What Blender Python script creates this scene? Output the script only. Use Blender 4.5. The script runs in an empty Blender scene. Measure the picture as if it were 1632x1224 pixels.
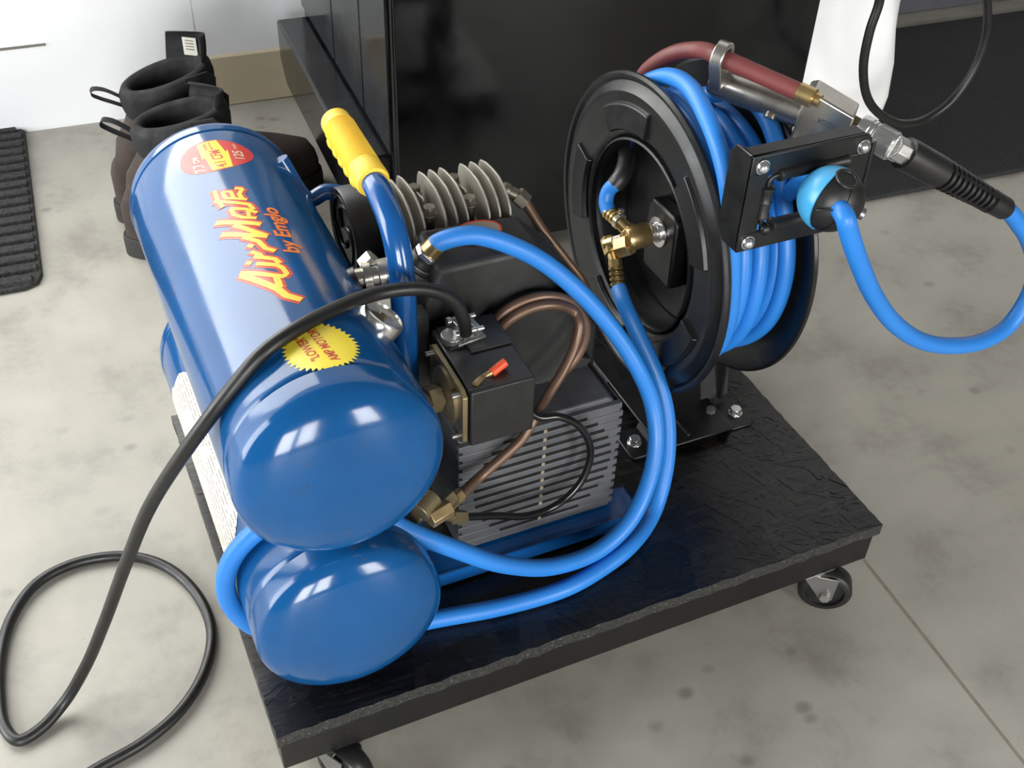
import bpy, bmesh, math, random
from mathutils import Vector, Matrix
random.seed(7)
S = bpy.context.scene
COL = S.collection
PI = math.pi

# ---------------------------------------------------------------- camera, world, lights, exposure
cam_data = bpy.data.cameras.new('camera')
cam = bpy.data.objects.new('camera', cam_data)
COL.objects.link(cam)
cam.matrix_world = Matrix(((0.911633,0.243023,-0.331459,-0.060896),(-0.409647,0.602760,-0.684740,-0.533002),(0.033382,0.760013,0.649050,0.927913),(0,0,0,1)))
cam_data.sensor_fit = 'HORIZONTAL'
cam_data.sensor_width = 36.0
cam_data.lens = 1808.60 / 1632.0 * 36.0
cam_data.clip_start = 0.01
S.camera = cam
CAMR, CAMU, CAMT = (Vector(cam.matrix_world.col[i][:3]) for i in range(3))   # directions used to aim a few small fittings

S.view_settings.view_transform = 'Standard'
S.view_settings.look = 'None'
S.view_settings.gamma = 1.0
S.view_settings.use_curve_mapping = False
S.view_settings.exposure = 0.0

world = bpy.data.worlds.new('world')
S.world = world
world.use_nodes = True
bg = world.node_tree.nodes['Background']
bg.inputs['Color'].default_value = (1.0, 0.98, 0.95, 1)
bg.inputs['Strength'].default_value = 0.12

def area(name, loc, target, sx, sy, power, color=(1, 1, 1)):
    l = bpy.data.lights.new(name, 'AREA')
    l.shape = 'RECTANGLE'; l.size = sx; l.size_y = sy; l.energy = power; l.color = color
    o = bpy.data.objects.new(name, l)
    COL.objects.link(o)
    o.location = loc
    d = Vector(target) - Vector(loc)
    o.rotation_euler = d.to_track_quat('-Z', 'Y').to_euler()
    return o
area('garage_opening_light', (-2.0, -3.8, 1.0), (0.1, 0.4, 0.5), 1.0, 1.7, 110, (0.99, 0.99, 1.0))
area('garage_opening_middle_light', (-0.75, -3.8, 1.1), (0.1, 0.4, 0.5), 0.8, 1.6, 78, (1.0, 0.99, 0.97))
area('garage_opening_right_light', (1.85, -3.6, 1.1), (0.8, 0.6, 0.5), 1.0, 1.5, 84, (1.0, 0.98, 0.94))
area('left_fill_light', (-2.6, 0.85, 1.1), (0.2, 1.1, 0.1), 1.5, 2.0, 99, (0.95, 0.98, 1.0))  # added fill lamp out of view, brightens the left wall and floor

# ---------------------------------------------------------------- materials
def srgb(h):
    h = h.lstrip('#')
    o = []
    for i in (0, 2, 4):
        c = int(h[i:i+2], 16) / 255.0
        o.append(c / 12.92 if c <= 0.04045 else ((c + 0.055) / 1.055) ** 2.4)
    return tuple(o) + (1.0,)

class NT:
    def __init__(self, name):
        self.m = bpy.data.materials.new(name)
        self.m.use_nodes = True
        self.t = self.m.node_tree
        self.b = self.t.nodes['Principled BSDF']
        self.tc = None
    def n(self, typ, **kw):
        nd = self.t.nodes.new(typ)
        for k, v in kw.items():
            if k in nd.inputs: nd.inputs[k].default_value = v
            else: setattr(nd, k, v)
        return nd
    def l(self, a, b): self.t.links.new(a, b)
    def coord(self, scale=(1, 1, 1), kind='Object', rot=(0, 0, 0)):
        if self.tc is None: self.tc = self.n('ShaderNodeTexCoord')
        mp = self.n('ShaderNodeMapping')
        mp.inputs['Scale'].default_value = scale
        mp.inputs['Rotation'].default_value = rot
        self.l(self.tc.outputs[kind], mp.inputs['Vector'])
        return mp.outputs['Vector']
    def noise(self, vec, scale, detail=4, rough=0.55):
        nd = self.n('ShaderNodeTexNoise')
        nd.inputs['Scale'].default_value = scale
        nd.inputs['Detail'].default_value = detail
        nd.inputs['Roughness'].default_value = rough
        self.l(vec, nd.inputs['Vector'])
        return nd.outputs['Fac']
    def ramp(self, fac, stops):
        r = self.n('ShaderNodeValToRGB')
        e = r.color_ramp.elements
        while len(e) < len(stops): e.new(0.5)
        for i, (p, c) in enumerate(stops):
            e[i].position = p
            e[i].color = c if isinstance(c, tuple) else (c, c, c, 1)
        self.l(fac, r.inputs['Fac'])
        return r.outputs['Color']
    def mix(self, fac, a, b, mode='MIX'):
        mx = self.n('ShaderNodeMix', data_type='RGBA', blend_type=mode)
        for sock, v in ((mx.inputs[0], fac), (mx.inputs[6], a), (mx.inputs[7], b)):
            if isinstance(v, (tuple, float, int)): sock.default_value = v
            else: self.l(v, sock)
        return mx.outputs[2]
    def bump(self, h, strength=0.2, dist=0.002):
        bp = self.n('ShaderNodeBump')
        bp.inputs['Strength'].default_value = strength
        bp.inputs['Distance'].default_value = dist
        self.l(h, bp.inputs['Height'])
        self.l(bp.outputs['Normal'], self.b.inputs['Normal'])
    def set(self, **kw):
        for k, v in kw.items():
            k = k.replace('_', ' ')
            if isinstance(v, (tuple, float, int)): self.b.inputs[k].default_value = v
            else: self.l(v, self.b.inputs[k])

def simple(name, col, rough=0.5, metal=0.0, coat=0.0, var=0.12, vscale=25, bump=0.0, bscale=200, bdist=0.0006):
    t = NT(name)
    c = srgb(col)
    v = t.coord()
    f = t.noise(v, vscale, 5)
    d = tuple(x * (1 - var * 2) for x in c[:3]) + (1,)
    u = tuple(min(1, x * (1 + var)) for x in c[:3]) + (1,)
    t.set(Base_Color=t.ramp(f, [(0.25, d), (0.75, u)]))
    r = t.ramp(t.noise(v, vscale * 2.3, 3), [(0.3, rough * 0.85), (0.7, min(1, rough * 1.2))])
    t.set(Roughness=r, Metallic=metal)
    if coat: t.set(Coat_Weight=coat, Coat_Roughness=0.08)
    if bump: t.bump(t.noise(v, bscale, 3), bump, bdist)
    return t.m

def concrete():
    t = NT('sealed_concrete')
    v = t.coord()
    a = t.noise(v, 2.2, 8, 0.62)
    b = t.noise(v, 9.0, 8, 0.68)
    base = t.ramp(a, [(0.30, srgb('#99958b')), (0.52, srgb('#aaa69c')), (0.72, srgb('#b8b4ab'))])
    c2 = t.ramp(b, [(0.34, (0.68, 0.67, 0.65, 1)), (0.48, (0.94, 0.94, 0.93, 1)), (0.70, (1.08, 1.08, 1.08, 1))])
    col = t.mix(0.8, base, c2, 'MULTIPLY')
    vo = t.n('ShaderNodeTexVoronoi', Scale=17.0)
    t.l(t.coord((1, 1.3, 1)), vo.inputs['Vector'])
    spot = t.ramp(vo.outputs['Distance'], [(0.08, 1.0), (0.20, 0.0)])
    mask = t.ramp(t.noise(v, 3.4, 3), [(0.47, 0.0), (0.60, 0.6)])
    sm = t.mix(1.0, spot, mask, 'MULTIPLY')
    col = t.mix(sm, col, srgb('#6f6b62'))
    sp = t.ramp(t.noise(v, 210, 2), [(0.72, 0.0), (0.78, 0.5)])
    col = t.mix(sp, col, srgb('#6a675f'))
    t.set(Base_Color=col, Roughness=t.ramp(b, [(0.3, 0.42), (0.7, 0.62)]))
    t.bump(t.noise(v, 60, 6, 0.7), 0.12, 0.0012)
    return t.m

def tank_paint():
    t = NT('blue_tank_paint')
    v = t.coord()
    base = t.ramp(t.noise(v, 9, 4), [(0.3, srgb('#0c4679')), (0.7, srgb('#105089'))])
    dirt = t.ramp(t.noise(v, 48, 6, 0.75), [(0.61, 0.0), (0.72, 0.6)])
    col = t.mix(dirt, base, srgb('#27425c'))
    rmask = t.mix(1.0, t.ramp(t.noise(v, 30, 5, 0.7), [(0.64, 0.0), (0.69, 0.85)]), t.ramp(t.noise(v, 7, 1), [(0.52, 0.0), (0.58, 1.0)]), 'MULTIPLY')
    col = t.mix(rmask, col, srgb('#4f4238'))
    t.set(Base_Color=col, Roughness=t.ramp(t.noise(v, 14, 5, 0.7), [(0.3, 0.09), (0.75, 0.22)]), Coat_Weight=0.15, Coat_Roughness=0.06)
    t.set(Specular_IOR_Level=0.42)
    t.bump(t.noise(v, 40, 3), 0.05, 0.001)
    return t.m

def osb_paint():
    t = NT('black_painted_strand_board')
    v = t.coord((1, 1, 1))
    cell = t.n('ShaderNodeTexVoronoi', Scale=30.0); t.l(t.coord((1, 0.45, 1), rot=(0, 0, 0.6)), cell.inputs['Vector'])
    sepc = t.n('ShaderNodeSeparateColor'); t.l(cell.outputs['Color'], sepc.inputs[0])
    h1 = t.noise(t.coord((7, 80, 7), rot=(0, 0, 0.55)), 2.2, 6, 0.65)
    h2 = t.noise(t.coord((7, 80, 7), rot=(0, 0, 0.95)), 2.2, 6, 0.65)
    h3 = t.noise(t.coord((7, 80, 7), rot=(0, 0, 0.05)), 2.2, 6, 0.65)
    h = t.mix(t.ramp(sepc.outputs[0], [(0.34, 0.0), (0.36, 1.0)]), h1, t.mix(t.ramp(sepc.outputs[0], [(0.68, 0.0), (0.70, 1.0)]), h2, h3))
    wear = t.ramp(h, [(0.55, 0.0), (0.74, 0.5)])
    base = t.ramp(sepc.outputs[1], [(0.1, srgb('#0c0b0a')), (0.9, srgb('#1b1917'))])
    fleck = t.ramp(t.noise(t.coord((40, 260, 40), rot=(0, 0, 0.5)), 1.0, 2, 0.9), [(0.72, 0.0), (0.78, 0.6)])
    col = t.mix(fleck, t.mix(wear, base, srgb('#2b2825')), srgb('#5c5a55'))
    t.set(Base_Color=col, Roughness=t.ramp(h, [(0.35, 0.20), (0.65, 0.38)]))
    t.bump(h, 0.38, 0.0018)
    return t.m

def osb_edge():
    t = NT('rough_cut_strand_edge')
    v = t.coord()
    n = t.noise(v, 210, 4, 0.75)
    spec = t.ramp(t.noise(t.coord((1, 1, 2.2)), 330, 2, 0.8), [(0.66, 0.0), (0.72, 0.85)])
    t.set(Base_Color=t.mix(spec, t.ramp(n, [(0.35, srgb('#121211')), (0.7, srgb('#343432'))]), srgb('#b9b7b0')), Roughness=0.5)
    t.bump(n, 0.9, 0.003)
    return t.m

def carpet(name, dark, light, scale):
    t = NT(name)
    v = t.coord()
    a = t.noise(v, scale, 3, 0.8)
    fleck = t.ramp(t.noise(v, scale * 0.9, 2, 0.9), [(0.70, 0.0), (0.76, 0.7)])
    col = t.ramp(a, [(0.35, srgb(dark)), (0.65, srgb(light))])
    col = t.mix(t.ramp(t.noise(v, 5, 4), [(0.35, 0.0), (0.75, 0.55)]), col, srgb(light))
    col = t.mix(fleck, col, srgb('#6d6d6a'))
    t.set(Base_Color=col, Roughness=0.95, Specular_IOR_Level=0.2)
    t.bump(a, 0.7, 0.004)
    return t.m

def cabinet_gloss():
    t = NT('black_gloss_enamel')
    v = t.coord()
    smear = t.ramp(t.noise(t.coord((1, 1, 0.8)), 4.0, 5, 0.6), [(0.48, 0.0), (0.70, 1.0)])
    col = t.mix(smear, srgb('#0b0c0d'), srgb('#191b1e'))
    t.set(Base_Color=col, Roughness=t.mix(smear, (0.10, 0.10, 0.10, 1), (0.34, 0.34, 0.34, 1)))
    return t.m

def print_label():
    t = NT('cream_label_with_fine_print')
    uv = t.n('ShaderNodeUVMap', uv_map='UVMap')
    sep = t.n('ShaderNodeSeparateXYZ'); t.l(uv.outputs['UV'], sep.inputs[0])
    def math_(op, a, b=0.0):
        m = t.n('ShaderNodeMath', operation=op)
        for i, x in enumerate((a, b)):
            if isinstance(x, (int, float)): m.inputs[i].default_value = x
            else: t.l(x, m.inputs[i])
        return m.outputs[0]
    row = math_('FRACT', math_('MULTIPLY', sep.outputs['Y'], 235.0))
    line = math_('LESS_THAN', row, 0.36)
    nz = t.n('ShaderNodeTexNoise', Scale=1.0, Detail=2.0)
    mp = t.n('ShaderNodeMapping'); mp.inputs['Scale'].default_value = (260, 118, 1)
    t.l(uv.outputs['UV'], mp.inputs['Vector']); t.l(mp.outputs['Vector'], nz.inputs['Vector'])
    ink = math_('MULTIPLY', line, math_('GREATER_THAN', nz.outputs['Fac'], 0.44))
    nb = t.n('ShaderNodeTexNoise', Scale=26.0, Detail=0.0); t.l(uv.outputs['UV'], nb.inputs['Vector'])
    ink = math_('MULTIPLY', ink, math_('LESS_THAN', nb.outputs['Fac'], 0.62))
    t.set(Base_Color=t.mix(ink, srgb('#d8d3c4'), srgb('#7d796f')), Roughness=0.45)
    return t.m

def daylight_pane():
    t = NT('daylit_pane')
    t.set(Base_Color=(0.8, 0.85, 0.9, 1), Roughness=0.1)
    t.set(Emission_Color=(1.0, 0.99, 0.93, 1), Emission_Strength=6.6)
    return t.m

M = dict(
    concrete=concrete(), tank=tank_paint(), osb=osb_paint(), osbedge=osb_edge(), label=print_label(), cabinet=cabinet_gloss(),
    carpet=carpet('charcoal_carpet', '#242425', '#3b3b3d', 260),
    rib=carpet('grey_ribbed_carpet', '#2a2a2a', '#464645', 190),
    wall=simple('white_wall_paint', '#f3f4f6', 0.7, var=0.01, vscale=3, bump=0.05, bscale=120),
    curb=simple('bare_concrete_curb', '#cebfa2', 0.75, var=0.08, vscale=6, bump=0.15, bscale=50, bdist=0.002),
    curbshade=simple('curb_with_painted_shade', '#4a4b51', 0.6, var=0.06),  # curb colour darkened to carry the shade right of the cabinet
    joint=simple('tan_joint_sealant', '#a09886', 0.8, var=0.1, vscale=60),
    dark=simple('slot_shade_black', '#070707', 0.9),
    blackpaint=simple('black_board_paint', '#0e0e0e', 0.3, bump=0.1, bscale=90),
    powder=simple('black_powder_coat', '#111213', 0.36, bump=0.04, bscale=500),
    blackplastic=simple('black_plastic', '#1c1c1c', 0.42, bump=0.05, bscale=400),
    housing=simple('dusty_black_casting', '#232323', 0.55, var=0.2, vscale=30, bump=0.08, bscale=300),
    shroud=simple('dark_grey_plastic', '#525356', 0.48, var=0.12, vscale=40),
    rubber=simple('black_rubber', '#191919', 0.40, var=0.15),
    bluemetal=simple('blue_frame_paint', '#12508f', 0.2, coat=0.4, var=0.08),
    hose=simple('blue_rubber_hose', '#287bce', 0.42, var=0.05, vscale=12),
    yellow=simple('yellow_vinyl_grip', '#f0c73c', 0.5, var=0.05),
    fin=simple('cast_aluminium_fin', '#9c978c', 0.5, metal=0.45, var=0.12, bump=0.1, bscale=400),
    alu=simple('polished_cast_aluminium', '#b9b5ad', 0.28, metal=0.9, var=0.1, bump=0.06, bscale=150),
    chrome=simple('bright_zinc', '#d6d6d4', 0.2, metal=0.9, var=0.06),
    chrome2=simple('dull_steel', '#9a9a98', 0.35, metal=0.85, var=0.1),
    brass=simple('bright_brass', '#cdb27c', 0.28, metal=0.9, var=0.1),
    oldsteel=simple('browned_steel', '#7d766a', 0.4, metal=0.75, var=0.15),
    tanbrass=simple('tan_brass', '#b39b70', 0.38, metal=0.75, var=0.12),
    glossblack=simple('gloss_black_tube', '#131313', 0.18, var=0.1),
    oldbrass=simple('tarnished_brass', '#8a7d60', 0.42, metal=0.7, var=0.2),
    copper=simple('dull_copper_tube', '#735c4d', 0.4, metal=0.55, var=0.2, vscale=18),
    teflon=simple('white_thread_tape', '#e4e0d4', 0.6),
    redhose=simple('red_rubber_hose', '#6c3230', 0.55, var=0.1, vscale=20),
    redplastic=simple('orange_red_plastic', '#e0502e', 0.35, var=0.04),
    lightblue=simple('light_blue_plastic', '#46a0d2', 0.3, var=0.04),
    bootleather=simple('brown_nubuck_leather', '#40352f', 0.85, var=0.2, vscale=20, bump=0.2, bscale=300),
    bootblack=simple('black_boot_textile', '#19191a', 0.8, var=0.1, bump=0.2, bscale=400),
    bootlining=simple('black_boot_lining', '#0f0f10', 0.9),
    bootsole=simple('dark_rubber_sole', '#2c2a28', 0.7, var=0.15),
    whitepaper=simple('white_plastic_sack', '#f4f6f6', 0.5, var=0.01),
    paper=simple('cream_paper_tag', '#cfccbf', 0.6, var=0.03),
    ink=simple('grey_print', '#77756c', 0.6),
    green=simple('green_print', '#b9d8cf', 0.6),
    stickyellow=simple('yellow_sticker', '#f4dc3e', 0.32, var=0.03),
    stickred=simple('red_sticker', '#d23a35', 0.32, var=0.04),
    letteryellow=simple('yellow_lettering', '#f6cf3f', 0.32, var=0.03),
    letterred=simple('red_lettering', '#c9402f', 0.32, var=0.04),
    letterpale=simple('pale_lettering', '#f3d9b6', 0.32),
    letterorange=simple('orange_lettering', '#ee9b45', 0.32),
    tan=simple('worn_tan_sticker', '#8d8170', 0.5, var=0.15),
    daylight=daylight_pane(),
    glass=simple('gauge_lens', '#a8a59b', 0.25, var=0.15, vscale=120),
)

# ---------------------------------------------------------------- mesh helpers
def frame(d):
    d = Vector(d).normalized()
    up = Vector((0, 0, 1)) if abs(d.z) < 0.9 else Vector((0, 1, 0))
    a = d.cross(up).normalized()
    return a, d.cross(a).normalized(), d

def smooth_path(pts, sub=6):
    pts = [Vector(p) for p in pts]
    out = []
    n = len(pts)
    for i in range(n - 1):
        p1, p2 = pts[i], pts[i+1]
        p0 = pts[i-1] if i else p1 * 2 - p2
        p3 = pts[i+2] if i + 2 < n else p2 * 2 - p1
        t0 = 0.0
        t1 = t0 + max(1e-5, (p1 - p0).length ** 0.5)
        t2 = t1 + max(1e-5, (p2 - p1).length ** 0.5)
        t3 = t2 + max(1e-5, (p3 - p2).length ** 0.5)
        for k in range(sub):
            t = t1 + (t2 - t1) * k / sub
            A1 = p0 * ((t1-t)/(t1-t0)) + p1 * ((t-t0)/(t1-t0))
            A2 = p1 * ((t2-t)/(t2-t1)) + p2 * ((t-t1)/(t2-t1))
            A3 = p2 * ((t3-t)/(t3-t2)) + p3 * ((t-t2)/(t3-t2))
            B1 = A1 * ((t2-t)/(t2-t0)) + A2 * ((t-t0)/(t2-t0))
            B2 = A2 * ((t3-t)/(t3-t1)) + A3 * ((t-t1)/(t3-t1))
            out.append(B1 * ((t2-t)/(t2-t1)) + B2 * ((t-t1)/(t2-t1)))
    out.append(pts[-1])
    return out

class MB:
    def __init__(self): self.v = []; self.f = []
    def add(self, vs, fs):
        o = len(self.v)
        self.v += [tuple(p) for p in vs]
        self.f += [tuple(i + o for i in f) for f in fs]
        return self
    def box(self, c, s, rot=None):
        c = Vector(c); R = rot or Matrix.Identity(3)
        vs = [c + R @ Vector((x*s[0]/2, y*s[1]/2, z*s[2]/2)) for x in (-1, 1) for y in (-1, 1) for z in (-1, 1)]
        return self.add(vs, [(0,1,3,2), (4,6,7,5), (0,4,5,1), (2,3,7,6), (0,2,6,4), (1,5,7,3)])
    def box2(self, lo, hi):
        return self.box([(a+b)/2 for a, b in zip(lo, hi)], [b-a for a, b in zip(lo, hi)])
    def lathe(self, prof, origin, axis, n=32, cap0=True, cap1=True, phase=0.0):
        a, b, d = frame(axis); o = Vector(origin)
        vs = []; fs = []
        for (r, h) in prof:
            for k in range(n):
                t = 2*PI*k/n + phase
                vs.append(o + d*h + (a*math.cos(t) + b*math.sin(t))*r)
        m = len(prof)
        for i in range(m-1):
            for k in range(n):
                k2 = (k+1) % n
                fs.append((i*n+k, i*n+k2, (i+1)*n+k2, (i+1)*n+k))
        if cap0: fs.append(tuple(range(n-1, -1, -1)))
        if cap1: fs.append(tuple((m-1)*n + k for k in range(n)))
        return self.add(vs, fs)
    def cyl(self, p0, p1, r0, r1=None, n=24, phase=0.0):
        p0 = Vector(p0); p1 = Vector(p1)
        return self.lathe([(r0, 0), (r0 if r1 is None else r1, (p1-p0).length)], p0, p1-p0, n, phase=phase)
    def hexnut(self, p0, p1, r, phase=0.3): return self.cyl(p0, p1, r, n=6, phase=phase)
    def tube(self, pts, r, n=14, sub=6, smooth=True, cap=True):
        ps = smooth_path(pts, sub) if smooth else [Vector(p) for p in pts]
        d = (ps[1]-ps[0]).normalized()
        a, b, _ = frame(d)
        vs = []; fs = []
        for i, p in enumerate(ps):
            t = (ps[min(i+1, len(ps)-1)] - ps[max(i-1, 0)]).normalized()
            a = (a - t*a.dot(t)).normalized()
            b = t.cross(a)
            rr = r(i/(len(ps)-1)) if callable(r) else r
            for k in range(n):
                w = 2*PI*k/n
                vs.append(p + (a*math.cos(w) + b*math.sin(w))*rr)
        m = len(ps)
        for i in range(m-1):
            for k in range(n):
                k2 = (k+1) % n
                fs.append((i*n+k, i*n+k2, (i+1)*n+k2, (i+1)*n+k))
        if cap:
            fs.append(tuple(range(n-1, -1, -1))); fs.append(tuple((m-1)*n+k for k in range(n)))
        return self.add(vs, fs)
    def prism(self, poly, o, u, w, d):
        """poly in (u, w) extruded along d"""
        o = Vector(o); u = Vector(u); w = Vector(w); d = Vector(d)
        n = len(poly)
        vs = [o + u*p[0] + w*p[1] for p in poly] + [o + u*p[0] + w*p[1] + d for p in poly]
        fs = [tuple(range(n)), tuple(range(2*n-1, n-1, -1))]
        fs += [(i, i+n, (i+1) % n + n, (i+1) % n) for i in range(n)]
        return self.add(vs, fs)
    def torus(self, c, axis, R, r, n=40, m=10):
        a, b, d = frame(axis); c = Vector(c); vs = []; fs = []
        for i in range(n):
            t = 2*PI*i/n; e = a*math.cos(t) + b*math.sin(t)
            for k in range(m):
                w = 2*PI*k/m
                vs.append(c + e*(R + r*math.cos(w)) + d*(r*math.sin(w)))
        for i in range(n):
            for k in range(m):
                fs.append((i*m+k, ((i+1) % n)*m+k, ((i+1) % n)*m+(k+1) % m, i*m+(k+1) % m))
        return self.add(vs, fs)
    def sphere(self, c, r, axis=(0, 0, 1), n=32, m=18, t0=0.0, t1=1.0, scale=(1, 1, 1)):
        prof = []
        for i in range(m+1):
            t = PI*(t0 + (t1-t0)*i/m)
            prof.append((max(1e-5, r*math.sin(t)), -r*math.cos(t)))
        return self.lathe(prof, c, axis, n)

def obj(name, mb, mat, parent=None, bevel=0.0, seg=2, angle=32, flip=False):
    me = bpy.data.meshes.new(name)
    me.from_pydata(mb.v, [], mb.f)
    bm = bmesh.new(); bm.from_mesh(me)
    bmesh.ops.remove_doubles(bm, verts=bm.verts, dist=1e-6)
    bmesh.ops.recalc_face_normals(bm, faces=bm.faces)
    bm.to_mesh(me); bm.free()
    me.materials.append(M[mat])
    me.shade_smooth()
    me.set_sharp_from_angle(angle=math.radians(angle))
    o = bpy.data.objects.new(name, me)
    COL.objects.link(o)
    if parent is not None: o.parent = parent; o.matrix_parent_inverse = Matrix.Translation(-wloc(parent))
    if bevel:
        b = o.modifiers.new('bevel', 'BEVEL')
        b.width = bevel; b.segments = seg; b.limit_method = 'ANGLE'; b.angle_limit = math.radians(40)
    return o

def wloc(o):
    p = Vector(o.location) if o.type == 'EMPTY' else Vector((0, 0, 0))
    return p

def tag(o, label=None, cat=None, group=None, kind=None):
    if label: o['label'] = label
    if cat: o['category'] = cat
    if group: o['group'] = group
    if kind: o['kind'] = kind
    return o

def thing(name, label, cat, loc, group=None):
    o = bpy.data.objects.new(name, None)
    COL.objects.link(o)
    o.location = loc; o.empty_display_size = 0.05
    return tag(o, label, cat, group)

def text_mesh(body, size, shear=0.0, offset=0.0, space=1.0, width=None, align='LEFT', res=4):
    """flat triangulated text, returns (verts2d, faces); scaled in x to width when given"""
    c = bpy.data.curves.new('text', 'FONT')
    c.body = body; c.size = size; c.shear = shear; c.offset = offset; c.space_character = space
    c.align_x = align; c.resolution_u = res; c.fill_mode = 'FRONT'
    o = bpy.data.objects.new('text', c)
    COL.objects.link(o)
    bpy.context.view_layer.update()
    me = bpy.data.meshes.new_from_object(o)
    bpy.data.objects.remove(o); bpy.data.curves.remove(c)
    return me

def wrap_flat(me, f, cuts_v=0, step=0.003, mat=None, name='lettering', parent=None):
    """cut a flat mesh into strips along v and map it by f(u, v) -> point"""
    bm = bmesh.new(); bm.from_mesh(me)
    bmesh.ops.remove_doubles(bm, verts=bm.verts, dist=1e-7)
    ys = [v.co.y for v in bm.verts]
    y = min(ys) + step
    while y < max(ys):
        g = list(bm.verts) + list(bm.edges) + list(bm.faces)
        bmesh.ops.bisect_plane(bm, geom=g, dist=2e-6, plane_co=(0, y, 0), plane_no=(0, 1, 0))
        y += step
    for v in bm.verts:
        z_ = v.co.z
        v.co = Vector(f(v.co.x, v.co.y, z_) if z_ else f(v.co.x, v.co.y))
    bm.normal_update()
    m2 = bpy.data.meshes.new(name); bm.to_mesh(m2); bm.free()
    m2.materials.append(M[mat])
    o = bpy.data.objects.new(name, m2); COL.objects.link(o)
    if parent is not None: o.parent = parent; o.matrix_parent_inverse = Matrix.Translation(-wloc(parent))
    bpy.data.meshes.remove(me)
    return o

def poly_mesh(poly):
    me = bpy.data.meshes.new('flat')
    me.from_pydata([(x, y, 0) for x, y in poly], [], [tuple(range(len(poly)))])
    return me

H = 0.108          # top of the cart deck

# ---------------------------------------------------------------- the setting
ROOM = math.radians(-3.27)
ru = Vector((math.cos(ROOM), math.sin(ROOM), 0)); rv = Vector((-math.sin(ROOM), math.cos(ROOM), 0)); rz = Vector((0, 0, 1))
jo = Vector((0.6463, 0.0404, 0))          # a point on the control joint
WP = Vector((0.1, 1.3215, 0))             # foot of the back wall
def room(a, b, z=0.0):                    # room axes measured from WP
    return WP + ru*a + rv*b + rz*z
ja = (jo - WP).dot(ru)
mb = MB()
for a0, a1 in ((-4.0, ja - 0.0022), (ja + 0.0022, 4.5)):
    mb.prism([(a0, -4.2), (a1, -4.2), (a1, 0.05), (a0, 0.05)], WP - rz*0.05, ru, rv, rz*0.05)
floor = obj('floor', mb, 'concrete'); tag(floor, kind='structure')
mb = MB().prism([(ja - 0.0022, -4.2), (ja + 0.0022, -4.2), (ja + 0.0022, 0.0), (ja - 0.0022, 0.0)], WP - rz*0.02, ru, rv, rz*0.0192)
obj('joint_filler', mb, 'joint', floor)
# back wall with its concrete curb, white door on the left
mb = MB().prism([(-4.0, 0.0005), (4.5, 0.0005), (4.5, 0.18), (-4.0, 0.18)], WP + rz*0.0, ru, rv, rz*2.7)
tag(obj('wall_back', mb, 'wall'), kind='structure')
mb = MB().prism([(0.1245, -0.004), (0.98, -0.004), (0.98, 0.02), (0.1245, 0.02)], WP, ru, rv, rz*0.092)
tag(obj('baseboard_back', mb, 'curb', bevel=0.004), kind='structure')
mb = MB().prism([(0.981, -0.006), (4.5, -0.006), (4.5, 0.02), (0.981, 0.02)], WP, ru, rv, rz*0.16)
tag(obj('shaded_curb', mb, 'curbshade', bevel=0.004), kind='structure')  # right stretch of the curb, its shade put into a dark grey
mb = MB().prism([(-2.2, 0.0), (0.124, 0.0), (0.124, 0.03), (-2.2, 0.03)], WP + rz*0.004, ru, rv, rz*2.05)
door = obj('door_1', mb, 'wall'); tag(door, kind='structure')
mb = MB().prism([(-1.35, -0.004), (0.03, -0.004), (0.03, -0.001), (-1.35, -0.001)], WP + rz*0.62, ru, rv, rz*1.30)
pane = obj('window_pane', mb, 'daylight', door); pane['label'] = 'daylit glass pane of the white door'
mb = MB()
for a0, a1, z0_, z1_ in ((-1.41, -1.35, 0.56, 1.98), (0.03, 0.08, 0.56, 1.98), (-1.35, 0.03, 0.56, 0.62), (-1.35, 0.03, 1.92, 1.98)):
    mb.prism([(a0, -0.014), (a1, -0.014), (a1, 0.0), (a0, 0.0)], WP + rz*z0_, ru, rv, rz*(z1_-z0_))
obj('window_frame', mb, 'wall', door)
mb = MB().prism([(-0.7, -0.0025), (-0.108, -0.0025), (-0.108, 0.002), (-0.7, 0.002)], WP + rz*0.143, ru, rv, rz*0.0035)
obj('panel_groove', mb, 'ink', door)

# ---------------------------------------------------------------- rolling cart
cart = thing('rolling_cart', 'low black square wooden cart on small casters under the blue compressor', 'cart', (0.305, 0.21, 0))
CW, CL = 0.61, 0.42
def jag_outline():
    pts = []
    cs = [(0, 0), (CW, 0), (CW, CL), (0, CL)]
    for i in range(4):
        x0, y0 = cs[i]; x1, y1 = cs[(i+1) % 4]
        for k in range(60):
            t = k/60
            j = random.uniform(-0.0016, 0.0009) if k else 0
            dx, dy = (y1-y0)/CW, -(x1-x0)/CW
            pts.append((x0+(x1-x0)*t + dx*j, y0+(y1-y0)*t + dy*j))
    return pts
deck = obj('deck', MB().prism(jag_outline(), (0, 0, H-0.0135), (1, 0, 0), (0, 1, 0), (0, 0, 0.0135)), 'osb', cart)
deck.data.materials.append(M['osbedge'])
for p in deck.data.polygons:
    if abs(p.normal.z) < 0.5: p.material_index = 1
mb = MB()
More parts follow.
